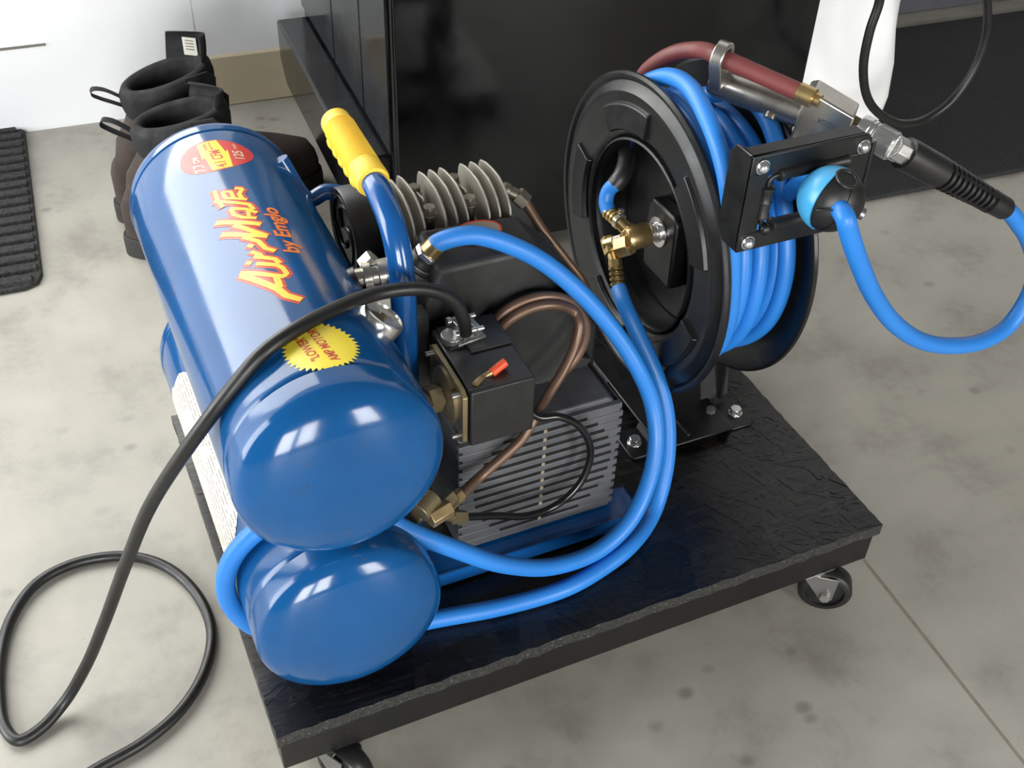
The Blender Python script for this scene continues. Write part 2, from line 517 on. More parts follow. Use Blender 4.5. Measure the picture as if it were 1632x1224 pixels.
for k in range(1300):
    L = random.uniform(0.012, 0.055); w = random.uniform(0.0015, 0.009)
    x = random.uniform(0.01, CW-0.01); y = random.uniform(0.008, CL-0.01)
    if random.random() < 0.6: x = random.uniform(0.40, CW-0.01); y = random.uniform(0.01, 0.25)
    if random.random() < 0.25: x = random.uniform(0.01, CW-0.01); y = random.uniform(0.006, 0.06)
    a = random.gauss(2.2, 0.35) if random.random() < 0.65 else random.uniform(0, PI)
    ca, sa = math.cos(a), math.sin(a)
    th = random.uniform(0.0003, 0.0010)
    pts = [(-L/2, -w/2*random.uniform(.3, 1)), (L/2, -w/2*random.uniform(.3, 1)), (L/2*random.uniform(.8, 1), w/2), (-L/2*random.uniform(.8, 1), w/2)]
    pp = [(min(CW-0.001, max(0.001, x+ca*p-sa*q)), min(CL-0.001, max(0.001, y+sa*p+ca*q))) for p, q in pts]
    mb.prism(pp, (0, 0, H-0.0004), (1, 0, 0), (0, 1, 0), (0, 0, th))
tag(obj('wood_strand', mb, 'osb', cart), kind='stuff')
z0, z1 = H-0.0515, H-0.0137
for lo, hi in (((0.002, 0.003), (CW-0.004, 0.04)), ((0.002, CL-0.04), (CW-0.004, CL-0.003)), ((0.002, 0.0402), (0.04, CL-0.0402)), ((CW-0.042, 0.0402), (CW-0.004, CL-0.0402))):
    obj('frame_board', MB().box2((lo[0], lo[1], z0), (hi[0], hi[1], z1)), 'blackpaint', cart, bevel=0.0012)
def caster(cx, cy, yaw):
    c = bpy.data.objects.new('caster', None); COL.objects.link(c)
    c.location = (cx, cy, 0); c.parent = cart; c.matrix_parent_inverse = Matrix.Translation(-wloc(cart))
    R = Matrix.Rotation(yaw, 3, 'Z')
    ax = R @ Vector((1, 0, 0)); back = R @ Vector((0, 1, 0))
    wr, ww = 0.027, 0.021
    wc = Vector((cx, cy, wr)) + back*0.019
    mb = MB().lathe([(0.006, -ww/2+0.002), (0.0185, -ww/2+0.003), (0.0195, -ww/2), (0.0235, -ww/2), (wr, -ww/2+0.003), (wr, ww/2-0.003), (0.0235, ww/2), (0.0195, ww/2), (0.0185, ww/2-0.003), (0.006, ww/2-0.002)], wc, ax, 36)
    def par(n, m, mat, **k):
        o = obj(n, m, mat, None, **k); o.parent = c
        o.matrix_parent_inverse = Matrix.Translation(-Vector((cx, cy, 0)))
        return o
    par('wheel', mb, 'rubber', angle=50)
    mb = MB()
    for s in (-1, 1):
        o = wc + ax*(s*(ww/2+0.0025)) - ax*0.0008
        zt = z0 - 0.0035 - wr
        mb.prism([(-0.028, zt), (0.009, zt), (0.008, -0.004), (0.004, -0.007), (-0.004, -0.007)], o, back, Vector((0, 0, 1)), ax*0.0016)
    mb.box(Vector((cx, cy, z0-0.0045)) + back*0.0025, (0.026, 0.030, 0.002), R)
    mb.cyl((cx, cy, z0-0.004), (cx, cy, z0-0.0015), 0.016)
    mb.box((cx, cy, z0-0.0008), (0.036, 0.030, 0.0015))
    par('fork', mb, 'chrome2', bevel=0.0004)
    mb = MB().cyl(wc - ax*(ww/2+0.0065), wc + ax*(ww/2+0.0065), 0.0033)
    mb.hexnut(wc - ax*(ww/2+0.0075), wc - ax*(ww/2+0.0035), 0.0055)
    mb.hexnut(wc + ax*(ww/2+0.0035), wc + ax*(ww/2+0.0075), 0.0055)
    par('axle_bolt', mb, 'chrome')
caster(0.551, 0.0185, math.radians(-127))
caster(0.045, 0.022, math.radians(-150))
caster(0.05, CL-0.045, math.radians(20)); caster(CW-0.05, CL-0.045, math.radians(60))

# ---------------------------------------------------------------- air compressor
comp = thing('air_compressor', 'blue twin-tank air compressor with yellow grip on black cart', 'air compressor', (0.2, 0.2, H))
R1 = 0.0757
U = Vector((0.077, 0, 0.3715)); Lw = Vector((0.0755, 0, 0.2036))
def tank(c, y0, y1, b):
    pr = []
    for i in range(15):
        s = i/14
        a = s*PI/2
        pr.append((max(1e-4, R1*math.sin(a)**0.9), y0 - b*(max(0, 1-math.sin(a)**2.3))**0.55))
    pr += [(R1+0.0004, y0+0.004), (R1+0.0004, y0+0.016), (R1-0.0012, y0+0.0175), (R1-0.0002, y0+0.020), (R1, y0+0.024)]
    for k in range(1, 8): pr.append((R1, y0+0.024 + (y1-0.024-y0-0.024)*k/8))
    pr += [(R1, y1-0.013), (R1-0.0007, y1-0.0105), (R1-0.0007, y1-0.010), (R1+0.0003, y1-0.009), (R1+0.0003, y1-0.003)]
    for i in range(12):
        a = PI/2*(1-i/11)
        pr.append((max(1e-4, R1*math.sin(a)**0.9), y1 + b*(max(0, 1-math.sin(a)**2.3))**0.55))
    return MB().lathe(pr, (c.x, 0, c.z), (0, 1, 0), 96)
tu = obj('tank', tank(U, 0.018, 0.392, 0.028), 'tank', comp, angle=40); tu['label'] = 'upper blue tank carrying the red and yellow lettering'
tl = obj('tank', tank(Lw, 0.0215, 0.392, 0.024), 'tank', comp, angle=40); tl['label'] = 'lower blue tank carrying the cream label'
def cylmap(c, y0, th0, lift):
    def f(u, v, z=0.0):
        th = th0 - v/R1
        r = R1 + lift + z
        return (c.x + r*math.sin(th), y0 + u, c.z + r*math.cos(th))
    return f
rad = math.radians
def fit(me, w=None, h=None):
    xs = [v.co.x for v in me.vertices]; ys = [v.co.y for v in me.vertices]
    sx = w/(max(xs)-min(xs)) if w else 1; sy = h/(max(ys)-min(ys)) if h else 1
    x0, y0 = min(xs), min(ys)
    for v in me.vertices: v.co.x = (v.co.x-x0)*sx; v.co.y = (v.co.y-y0)*sy
    return me
# big lettering: every stroke as a centre line and a width
strokes = [
 ([(0.1635,0.0244),(0.1330,0.0053),(0.1218,0.0015),(0.1142,-0.0065)], 52), ([(0.1661,0.0242),(0.1498,0.0041),(0.1457,-0.0028)], 42), ([(0.1490,0.0020),(0.1337,0.0030)], 44),
 ([(0.1457,-0.0028),(0.1488,-0.0061),(0.1578,-0.0049)], 36), ([(0.1748,0.0172),(0.1725,0.0144)], 36), ([(0.1694,0.0106),(0.1611,-0.0024),(0.1568,-0.0050)], 40),
 ([(0.1786,0.0100),(0.1694,-0.0029),(0.1636,-0.0048)], 40), ([(0.1859,0.0106),(0.1798,0.0058),(0.1764,0.0054)], 34), ([(0.1950,0.0106),(0.1925,0.0077)], 38),
 ([(0.2217,0.0250),(0.2093,0.0090),(0.2015,-0.0052)], 46), ([(0.2076,0.0112),(0.1967,0.0022),(0.1859,-0.0001),(0.1804,-0.0057)], 40),
 ([(0.2394,0.0251),(0.2286,0.0095),(0.2199,-0.0049)], 46), ([(0.2270,0.0135),(0.2106,0.0017),(0.2023,-0.0054)], 44),
 ([(0.2499,0.0104),(0.2404,0.0102),(0.2336,0.0046),(0.2294,-0.0042)], 32), ([(0.2502,0.0104),(0.2449,-0.0000),(0.2372,-0.0067)], 34), ([(0.2424,-0.0012),(0.2321,0.0004)], 28),
 ([(0.2680,0.0196),(0.2588,0.0074),(0.2507,-0.0041),(0.2427,-0.0057)], 34), ([(0.2825,0.0161),(0.2660,0.0169),(0.2565,0.0156)], 30),
 ([(0.2769,0.0107),(0.2676,0.0106),(0.2616,0.0012),(0.2587,-0.0042)], 30), ([(0.2771,0.0104),(0.2745,0.0045),(0.2649,0.0045)], 26), ([(0.2782,0.0000),(0.2761,-0.0052)], 30), ([(0.2761,-0.0052),(0.2683,-0.0007),(0.2607,-0.0013)], 32)]
def stroke_mesh(extra):
    vs = []; fs = []
    layer = 0
    for pts, w in strokes:
        hw = (w*1.12 + extra)*0.5*1.0e-4
        P2 = [Vector((p[0], p[1], 0)) for p in pts]
        for i in range(len(P2)-1):
            d = (P2[i+1]-P2[i]).normalized(); nn = Vector((-d.y, d.x, 0))
            e0 = hw*0.25 if i == 0 else 0; e1 = hw*0.25 if i == len(P2)-2 else 0
            q = [P2[i]-d*e0+nn*hw, P2[i]-d*e0-nn*hw, P2[i+1]+d*e1-nn*hw, P2[i+1]+d*e1+nn*hw]
            layer += 1; o_ = len(vs); vs += [(x.x, x.y, layer*2.5e-6) for x in q]; fs.append((o_, o_+1, o_+2, o_+3))
        for p in P2[1:-1]:
            layer += 1; o_ = len(vs); vs += [(p.x+hw*math.cos(2*PI*k/10), p.y+hw*math.sin(2*PI*k/10), layer*2.5e-6) for k in range(10)]
            fs.append(tuple(range(o_, o_+10)))
    me = bpy.data.meshes.new('strokes'); me.from_pydata(vs, [], fs)
    return me
for extra, lift, mat, nm in ((50, 0.00008, 'letterred', 'lettering_outline'), (0, 0.00030, 'letteryellow', 'lettering')):
    wrap_flat(stroke_mesh(extra), cylmap(U, 0.0, 0.0, lift), mat=mat, name=nm, parent=tu)
for off, lift, mat, nm, pad in ((0.0010, 0.00008, 'letterred', 'maker_outline', 0.0006), (0.0, 0.0002, 'letterorange', 'maker_lettering', 0.0)):
    me = fit(text_mesh('by Emglo', 0.02, shear=0.2, offset=off), 0.068+2*pad, 0.0155+2*pad)
    for v in me.vertices: v.co.x -= pad; v.co.y -= pad
    wrap_flat(me, cylmap(U, 0.176, rad(21.0), lift), mat=mat, name=nm, parent=tu)
# rating sticker: egg-shaped red with a yellow zigzag band
egg = [(0.026*math.sin(t)*(1+0.12*math.cos(t)), 0.0315*math.cos(t)) for t in [2*PI*k/48 for k in range(48)]]
fS = cylmap(U, 0.338, rad(-1.2), 0.0001)
wrap_flat(poly_mesh(egg), fS, mat='stickred', name='rating_sticker', parent=tu)
def clip_band(pts):
    return pts
band = [(-0.0245, -0.002), (-0.0255, 0.0125), (-0.002, 0.0105), (-0.004, 0.0135), (0.0245, 0.0085), (0.0255, -0.0065), (0.004, -0.0105), (0.006, -0.0075)]
band = [(-0.0240, -0.0085), (-0.0245, 0.0085), (-0.001, 0.0100), (-0.003, 0.0125), (0.0235, 0.0115), (0.0248, -0.0055), (0.003, -0.0085), (0.006, -0.0110)]
wrap_flat(poly_mesh(band), cylmap(U, 0.338, rad(-1.2), 0.0002), mat='stickyellow', name='sticker_band', parent=tu)
def st_text(body, w, h, u, v, mat, shear=0.15, lift=0.0003, th0=-1.2, y0=0.338, rot=0.0, nm='sticker_text', off=0.0002):
    me = fit(text_mesh(body, 0.01, shear=shear, offset=off), w, h)
    for p in me.vertices:
        a, b = p.co.x, p.co.y
        p.co.x = u + a*math.cos(rot) - b*math.sin(rot); p.co.y = v + a*math.sin(rot) + b*math.cos(rot)
    wrap_flat(me, cylmap(U, y0, rad(th0), lift), mat=mat, name=nm, parent=tu)
st_text('7.7', 0.014, 0.0085, -0.021, 0.0135, 'letterpale')
st_text('CFM', 0.010, 0.0050, -0.005, 0.0150, 'letterpale')
st_text('4.1 CFM', 0.030, 0.0095, -0.022, -0.0045, 'letterred')
st_text('@ 90 PSI', 0.012, 0.0026, 0.010, 0.0000, 'letterred')
st_text('DELIVERED', 0.012, 0.0026, 0.010, 0.0045, 'letterred')
st_text('125', 0.015, 0.0085, -0.012, -0.0215, 'letterpale', rot=-0.05)
st_text('PSI MAX', 0.010, 0.0030, 0.006, -0.0195, 'letterpale')
# starburst
star = []
for k in range(76):
    t = 2*PI*k/76
    r = 1.0 if k % 2 == 0 else 0.86
    r *= random.uniform(0.97, 1.02)
    star.append((0.0272*r*math.cos(t), 0.0272*r*math.sin(t)))
wrap_flat(poly_mesh(star), cylmap(U, 0.0582, rad(3.2), 0.0002), mat='stickyellow', name='starburst_sticker', parent=tu)
st_text('"LOWER"', 0.029, 0.0070, -0.0130, 0.0035, 'letterred', 0.1, th0=3.2, y0=0.0582, rot=0.16, nm='starburst_text')
st_text('AMP MOTOR', 0.038, 0.0070, -0.0175, -0.0085, 'letterred', 0.1, th0=3.2, y0=0.0582, rot=0.16, nm='starburst_text')
# cream instruction label on the lower tank
vs = []; fs = []; uvs = []
nu, nv = 30, 24
for i in range(nu+1):
    for j in range(nv+1):
        a = i/nu; v_ = j/nv
        edge = min(a, 1-a)*0.235
        y = 0.098 + 0.232*a
        inset = 0.0
        if edge < 0.04: inset = 0.040*(1 - math.sqrt(max(0, 1-((0.04-edge)/0.04)**2)))
        th = rad(-49) - v_*rad(78) - inset*(1-2*v_)/R1
        vs.append((Lw.x + (R1+0.0005)*math.sin(th), y, Lw.z + (R1+0.0005)*math.cos(th)))
        uvs.append((y, -th*R1))
for i in range(nu):
    for j in range(nv):
        fs.append((i*(nv+1)+j, (i+1)*(nv+1)+j, (i+1)*(nv+1)+j+1, i*(nv+1)+j+1))
me = bpy.data.meshes.new('instruction_label'); me.from_pydata(vs, [], fs)
ul = me.uv_layers.new(name='UVMap')
for lp in me.loops: ul.data[lp.index].uv = uvs[lp.vertex_index]
me.materials.append(M['label']); me.shade_smooth()
o = bpy.data.objects.new('instruction_label', me); COL.objects.link(o); o.parent = tl
# steel strap between tanks and blue frame rails
for ya in (0.10, 0.30): obj('tank_bracket', MB().box2((0.06, ya, 0.272), (0.095, ya+0.06, 0.303)), 'bluemetal', comp, bevel=0.002)
for ya, yb in ((0.092, 0.128), (0.30, 0.335)):
    mb = MB().box2((0.10, ya, 0.1255), (0.386, yb, 0.1280)).box2((0.10, ya, 0.111), (0.386, ya+0.0025, 0.1280)).box2((0.10, yb-0.0025, 0.111), (0.386, yb, 0.1280))
    obj('frame_rail', mb, 'bluemetal', comp, bevel=0.0012)
for x in (0.2, 0.366):
    for y in (0.11, 0.317): obj('rubber_foot', MB().cyl((x, y, H+0.0004), (x, y, 0.1255), 0.009), 'rubber', comp)
# handle
hp = [(0.17, 0.30, 0.4785), (0.17, 0.25, 0.4765), (0.17, 0.205, 0.474), (0.1700,0.1881,0.4713), (0.1700,0.1625,0.4585), (0.1700,0.1480,0.4346), (0.1700,0.1438,0.4020), (0.1700,0.1432,0.3747), (0.17, 0.1425, 0.30), (0.17, 0.142, 0.20), (0.17, 0.142, 0.127)]
hd = obj('handle', MB().tube(hp, 0.0102, 20, 8), 'bluemetal', comp, angle=60)
pr = [(0.0108, 0.0), (0.0125, 0.0015), (0.0128, 0.012), (0.0133, 0.0135)]
for k in range(26):
    h0 = 0.0145 + k*0.0024
    pr += [(0.0135, h0), (0.0123, h0+0.0009), (0.0123, h0+0.0013), (0.0135, h0+0.0021)]
pr += [(0.0128, 0.079), (0.0134, 0.081), (0.0138, 0.095), (0.0128, 0.098), (0.0106, 0.0985)]
gs = Vector((0.17, 0.302, 0.4788)); gd = (Vector((0.17, 0.2035, 0.4738)) - gs)
mb = MB().lathe(pr, gs, gd, 32)
for k in range(5):   # finger ridges under the grip
    c = gs + gd.normalized()*(0.020 + k*0.0145) + Vector((-0.0055, 0, -0.0070))
    mb.sphere(c, 0.0082, gd, 18, 10)
obj('grip', mb, 'yellow', hd, angle=40)
obj('frame_bracket', MB().tube([(0.13, 0.345, 0.428), (0.1496,0.3350,0.3890), (0.1662,0.3350,0.3932), (0.1829,0.3300,0.3872), (0.185, 0.31, 0.37)], 0.0075), 'bluemetal', comp, angle=60)
# pump housing
prof0 = [(0.196, 0.20), (0.196, 0.362), (0.212, 0.4), (0.300, 0.4), (0.333, 0.372), (0.366, 0.300), (0.366, 0.20)]
prof1 = [(0.193, 0.20), (0.193, 0.378), (0.209, 0.4175), (0.296, 0.4125), (0.322, 0.384), (0.366, 0.300), (0.366, 0.20)]
mb = MB(); n_ = len(prof0)
mb.add([(x, 0.174, z) for x, z in prof0] + [(x, 0.2125, z) for x, z in prof1],
       [tuple(range(n_)), tuple(range(2*n_-1, n_-1, -1))] + [(i, i+n_, (i+1) % n_ + n_, (i+1) % n_) for i in range(n_)])
mb.box2((0.215, 0.21, 0.20), (0.335, 0.30, 0.375))
ph = obj('pump_housing', mb, 'housing', comp, bevel=0.004, seg=3)
bc = Vector((0.293, 0.178, 0.3085))
obj('crankcase_cover', MB().lathe([(0.052, -0.002), (0.050, 0.006), (0.0475, 0.015), (0.046, 0.0205), (0.0435, 0.0225), (0.040, 0.0215), (0.030, 0.0195), (0.001, 0.0185)], bc, (0, -1, 0), 48), 'housing', comp, angle=50)
# sticker on the housing top
def disc(c, n_, rx, ry, th, k=36):
    return MB().prism([(rx*math.cos(2*PI*i/k), ry*math.sin(2*PI*i/k)) for i in range(k)], c, (1, 0, 0), (0, 1, 0), (0, 0, th))
def sticker(rx, ry, lift):
    sl_ = (0.415-0.4)/(0.2125-0.174)
    top = lambda y: 0.4 + (y-0.174)*sl_ + lift
    return MB().add([(0.2555+rx*math.cos(2*PI*i/36), 0.2005+ry*math.sin(2*PI*i/36), top(0.2005+ry*math.sin(2*PI*i/36))-0.0008) for i in range(36)] + [(0.2555+rx*math.cos(2*PI*i/36), 0.2005+ry*math.sin(2*PI*i/36), top(0.2005+ry*math.sin(2*PI*i/36))) for i in range(36)],
        [tuple(range(35, -1, -1)), tuple(range(36, 72))] + [(i, (i+1) % 36, 36+(i+1) % 36, 36+i) for i in range(36)])
obj('sticker_rim', sticker(0.0225, 0.0108, 0.0009), 'letterred', ph)
obj('sticker_face', sticker(0.0207, 0.0092, 0.0012), 'tan', ph)
# cylinder head with vertical fins
fin_poly = [(0.286, 0.35), (0.2865, 0.412), (0.2845, 0.424), (0.2815, 0.4290), (0.2700, 0.4325), (0.2550, 0.4342), (0.2420, 0.4338), (0.2310, 0.4300), (0.2220, 0.4240), (0.2160, 0.4155), (0.2135, 0.40), (0.2135, 0.35)]
short_poly = [(0.284, 0.35), (0.284, 0.405), (0.262, 0.422), (0.246, 0.424), (0.240, 0.405), (0.240, 0.35)]
obj('cylinder_head', MB().box2((0.193, 0.222, 0.34), (0.296, 0.280, 0.396)), 'fin', comp, bevel=0.003)
for k in range(-2, 9):
    x = 0.2150 + k*0.00965
    obj('cooling_fin', MB().prism(short_poly if k in (1, 5) else fin_poly, (x, 0, 0), (0, 1, 0), (0, 0, 1), (0.0019, 0, 0)), 'fin', comp, bevel=0.0005)
for px, py, yy in ((684, 335, 0.232), (748, 318, 0.236), (664, 301, 0.262), (724, 284, 0.268)):
    pass
for c in ((0.2256,0.2320,0.4219), (0.2635,0.2360,0.4210), (0.2256,0.2680,0.4217), (0.2615,0.2680,0.4240)):
    mb = MB().cyl((c[0], c[1], 0.39), (c[0], c[1], c[2]-0.005), 0.0046).cyl((c[0], c[1], c[2]-0.0055), (c[0], c[1], c[2]-0.004), 0.0068).hexnut((c[0], c[1], c[2]-0.0045), (c[0], c[1], c[2]+0.0025), 0.0058)
    obj('head_bolt', mb, 'oldsteel', comp, bevel=0.0006)
# air filter can
fc = Vector((0.1685, 0.298, 0.372))
obj('air_filter', MB().lathe([(0.001, 0.003), (0.0335, 0.003), (0.036, 0.0), (0.0395, 0.0), (0.0405, 0.002), (0.0405, 0.030), (0.034, 0.0315), (0.001, 0.0315)], fc, (1, 0, 0), 44), 'blackplastic', comp, angle=40)
mb = MB()
for k in range(3):
    a0 = k*2*PI/3
    mb.tube([fc + Vector((0.002, math.cos(a0+t)*(0.008+0.022*s), math.sin(a0+t)*(0.008+0.022*s))) for s, t in ((0, 0), (0.35, 0.5), (0.7, 1.1), (1, 1.9))], 0.0016, 8, 4)
mb.torus(fc + Vector((0.0015, 0, 0)), (1, 0, 0), 0.033, 0.0012, 40, 6)
obj('filter_grille', mb, 'blackplastic', comp)
# louvred motor shroud
SX0, SX1 = 0.205, 0.3615
mb = MB().prism([(SX0, 0.129), (SX1, 0.129), (SX1, 0.255), (SX1-0.012, 0.2665), (SX0, 0.2665)], (0, 0.1155, 0), (1, 0, 0), (0, 0, 1), (0, 0.07, 0))
sh = obj('motor_shroud', mb, 'shroud', comp, bevel=0.002)
obj('shroud_front', MB().box2((SX0+0.002, 0.1110, 0.130), (SX1-0.002, 0.1165, 0.256)), 'shroud', comp)
sl = None
nS = 13
for k in range(nS):
    z = 0.1335 + k*0.0101
    e = 0.0 if k < nS-1 else -0.002
    mb = MB().prism([(SX0-0.002, 0), (SX1+0.0015+e, 0), (SX1+0.0015+e, 0.075), (SX1-0.002, 0.075), (SX1-0.002, 0.006), (SX0-0.002, 0.006)], (0, 0.1100, z), (1, 0, 0), (0, 1, 0), (0, 0, 0.0066))
    obj('slat', mb, 'shroud', comp, bevel=0.001)
mb = MB(); mb2 = MB()
for k in range(nS-1):
    z = 0.1335 + k*0.0101 + 0.0062
    w = 0.060*math.sqrt(max(0.05, 1-((k-5.5)/6.6)**2)) + 0.006
    obj('vent_slot_shade', MB().box2((0.284-w, 0.1104, z+0.0001), (0.284+w*1.08, 0.1112, z+0.0034)), 'dark', comp)  # black strip on the surface, the slot's inner shade put into its colour
    obj('vent_rib', MB().box2((0.2835, 0.1101, z), (0.2867, 0.1115, z+0.0036)), 'tan', comp)
obj('shroud_lip', MB().prism([(SX0, 0.2665), (SX1-0.012, 0.2665), (SX1-0.006, 0.275), (SX1-0.02, 0.281), (SX0, 0.281)], (0, 0.160, 0), (1, 0, 0), (0, 0, 1), (0, 0.03, 0)), 'housing', comp, bevel=0.002)
obj('side_plate', MB().box2((0.181, 0.158, 0.205), (0.1965, 0.174, 0.372)), 'housing', comp, bevel=0.001)
# pressure switch box
obj('switch_box', MB().box2((0.1955, 0.0672, 0.304), (0.2502, 0.1525, 0.3598)), 'blackplastic', comp, bevel=0.0015)
obj('switch_cover', MB().box2((0.214, 0.112, 0.3598), (0.2502, 0.1525, 0.3622)).box2((0.2, 0.122, 0.3598), (0.212, 0.1525, 0.3612)), 'blackplastic', comp, bevel=0.0006)
mb = MB().prism([(-0.030, -0.036), (0.030, -0.036), (0.036, -0.030), (0.036, 0.030), (0.030, 0.036), (-0.030, 0.036), (-0.036, 0.030), (-0.036, -0.030)], (0.1895, 0.105, 0.3318), (0, 1, 0), (0, 0, 0.76), (0.0045, 0, 0))
obj('diaphragm_plate', mb, 'oldbrass', comp, bevel=0.0008)
mb = MB().lathe([(0.0235, 0), (0.0235, 0.003), (0.017, 0.0065), (0.010, 0.0085), (0.009, 0.012)], (0.1895, 0.102, 0.334), (-1, 0, 0), 36)
obj('diaphragm', mb, 'oldbrass', comp)
for dy, dz in ((-0.028, -0.021), (-0.028, 0.021), (0.028, -0.021), (0.028, 0.021)):
    obj('diaphragm_screw', MB().cyl((0.1895, 0.105+dy, 0.3318+dz), (0.1835, 0.105+dy, 0.3318+dz), 0.0023, n=12), 'chrome2', comp)
mb = MB().hexnut((0.179, 0.096, 0.3385), (0.168, 0.0935, 0.3405), 0.0115).cyl((0.170, 0.094, 0.340), (0.146, 0.085, 0.343), 0.0072).cyl((0.186, 0.100, 0.3355), (0.176, 0.095, 0.339), 0.007)
obj('tank_nut', mb, 'oldbrass', comp)
# toggle lever
t0 = Vector((0.2017,0.0745,0.3615)); t1 = Vector((0.2132,0.0830,0.3594)); t2 = Vector((0.2206,0.0830,0.3622)); t3 = Vector((0.2319,0.0860,0.3659))
lv = obj('toggle_lever', MB().tube([t0, t0*0.5+t1*0.5+Vector((0, 0, 0.001)), t1, t2], 0.0026, 12), 'tanbrass', comp, angle=60)
obj('lever_tip', MB().tube([t2-(t3-t2)*0.15, t2, t2*0.5+t3*0.5, t3, t3+(t3-t2)*0.03], lambda s: 0.0038*math.sqrt(max(0.02, 1-max(0, (s-0.72)/0.28)**2)), 16), 'redplastic', lv, angle=60)
obj('lever_slot', MB().box((t0.x+0.004, t0.y+0.001, 0.36), (0.022, 0.009, 0.0012)), 'blackplastic', comp, bevel=0.0004)
# cord clamp on the switch box
cc = Vector((0.2155,0.1335,0.3635))
mb = MB().cyl(cc+Vector((-0.009, 0, -0.004)), cc+Vector((-0.009, 0, 0.003)), 0.0095).box(cc+Vector((-0.001, 0.004, 0.004)), (0.006, 0.024, 0.008), Matrix.Rotation(0.15, 3, 'Z')).box(cc+Vector((0.010, 0.004, 0.004)), (0.006, 0.022, 0.008), Matrix.Rotation(0.15, 3, 'Z'))
mb.box(cc+Vector((0.003, -0.001, -0.0008)), (0.026, 0.02, 0.003), Matrix.Rotation(0.15, 3, 'Z'))
cl_ = obj('cord_clamp', mb, 'chrome2', comp, bevel=0.001)
for s in (-1, 1):
    q = cc + Vector((0.004, 0.004+s*0.009, 0.006))
    mb = MB().cyl(q+Vector((-0.012, 0, 0)), q+Vector((0.012, 0, 0)), 0.0022, n=12).cyl(q+Vector((-0.0125, 0, 0)), q+Vector((-0.0095, 0, 0)), 0.0038, n=16)
    obj('clamp_screw', mb, 'chrome', cl_)
# gauge on the upper tank
th = rad(45)
gp = Vector((U.x + R1*math.sin(th), 0.098, U.z + R1*math.cos(th)))
gn = (0.36*CAMT + 0.93*(0.62*CAMR + 0.78*CAMU)).normalized()
gc = Vector((0.1396,0.1040,0.4227))
mb = MB().cyl(gp - gn*0.002, gp + gn*0.006, 0.0062, n=6).cyl(gp, gc, 0.0042)
g = obj('pressure_gauge', mb, 'oldbrass', comp)
obj('gauge_case', MB().lathe([(0.0135, -0.010), (0.0172, -0.008), (0.0175, 0.001), (0.0165, 0.003), (0.0150, 0.0035), (0.0144, 0.001), (0.001, 0.001)], gc, gn, 40), 'chrome', g)
obj('gauge_face', MB().cyl(gc+gn*0.0008, gc+gn*0.0016, 0.0144, n=36), 'glass', g)
obj('gauge_needle', MB().box(gc+gn*0.0022, (0.014, 0.0014, 0.0008), gn.to_track_quat('Z', 'X').to_matrix()), 'ink', g)
# regulator fitting behind the handle
rc = Vector((0.1520,0.1688,0.4140))
obj('regulator', MB().lathe([(0.008, -0.012), (0.008, -0.006), (0.0125, -0.005), (0.0125, 0.001), (0.0095, 0.002), (0.0095, 0.006), (0.0118, 0.007), (0.0118, 0.016), (0.008, 0.018)], rc, (0.9, -0.15, 0.1), 28), 'alu', comp, angle=40)
obj('regulator_nut', MB().hexnut(rc+Vector((-0.002, 0.008, 0.004)), rc+Vector((0.006, 0.007, 0.0115)), 0.0080), 'alu', comp)
obj('regulator_body', MB().cyl(rc+Vector((-0.03, 0.004, -0.012)), rc+Vector((-0.008, 0.001, -0.002)), 0.0135, 0.0115), 'blackplastic', comp)
# outlet coupler on the housing, hose starts here
oa = Vector((0.2003,0.1960,0.3950)); ob = Vector((0.2164,0.1900,0.4157)); od = (ob-oa)
L_ = od.length; on = od.normalized()
obj('outlet_boss', MB().lathe([(0.0175, -0.012), (0.0175, -0.001), (0.0165, 0.001), (0.0140, 0.0015), (0.0135, 0.004), (0.001, 0.004)], oa, on, 40), 'blackplastic', comp)
obj('outlet_ring', MB().torus(oa + on*0.0035, on, 0.0125, 0.0010, 40, 8), 'chrome2', comp)
oc = obj('outlet_coupler', MB().lathe([(0.0112, 0.002), (0.0112, 0.007), (0.0108, 0.008), (0.0108, 0.011), (0.009, 0.0118)], oa, on, 32), 'blackplastic', comp)
obj('outlet_nut', MB().hexnut(oa+on*0.0115, oa+on*0.0165, 0.0112), 'chrome', oc, bevel=0.0007)
obj('brass_ferrule', MB().lathe([(0.0074, 0.015), (0.0085, 0.016), (0.0085, 0.026), (0.0075, 0.027)], oa, on, 28), 'brass', oc)
# head elbow and copper delivery tube with its coil
e0 = Vector((0.3094,0.2620,0.4052)); e1 = Vector((0.3191,0.2560,0.4007))
mb = MB().cyl(e0 - Vector((0.012, 0, 0)), e0, 0.0065, n=6).sphere(e0, 0.0072, (1, 0, 0), 18, 10)
e2 = Vector((0.3249,0.2520,0.3946))
mb.cyl(e0, e1, 0.006, n=16).hexnut(e1-(e2-e1)*0.2, e2, 0.0082)
obj('elbow_fitting', mb, 'oldsteel', comp)
cp = [e2, (0.3359,0.2360,0.3720), (0.3522,0.2220,0.3470), (0.3665,0.2060,0.3232), (0.3612,0.1860,0.3106), (0.3491,0.1710,0.3033)]
n0 = 56
def ring(deg, r, y): return (bc.x + r*math.cos(rad(deg)), y, bc.z + r*math.sin(rad(deg)))
for k in range(23):
    a_ = -50 - k*28.5
    cp.append(ring(a_, 0.0520 if k < 11 else 0.0520 - 0.0042*min(1, (k-11)/3), 0.1655 - 0.0135*k/24))
cp2 = [(0.3296,0.1460,0.3337), (0.3237,0.1390,0.3178), (0.3095,0.1300,0.3008), (0.2884,0.1180,0.2857), (0.2723,0.1060,0.2793), (0.2568,0.0990,0.2637), (0.2371,0.0960,0.2506), (0.2153,0.0920,0.2399), (0.1931,0.0800,0.2387)]
cp += cp2
obj('copper_tube', MB().tube(cp, 0.0046, 14, 8), 'copper', comp, angle=60)
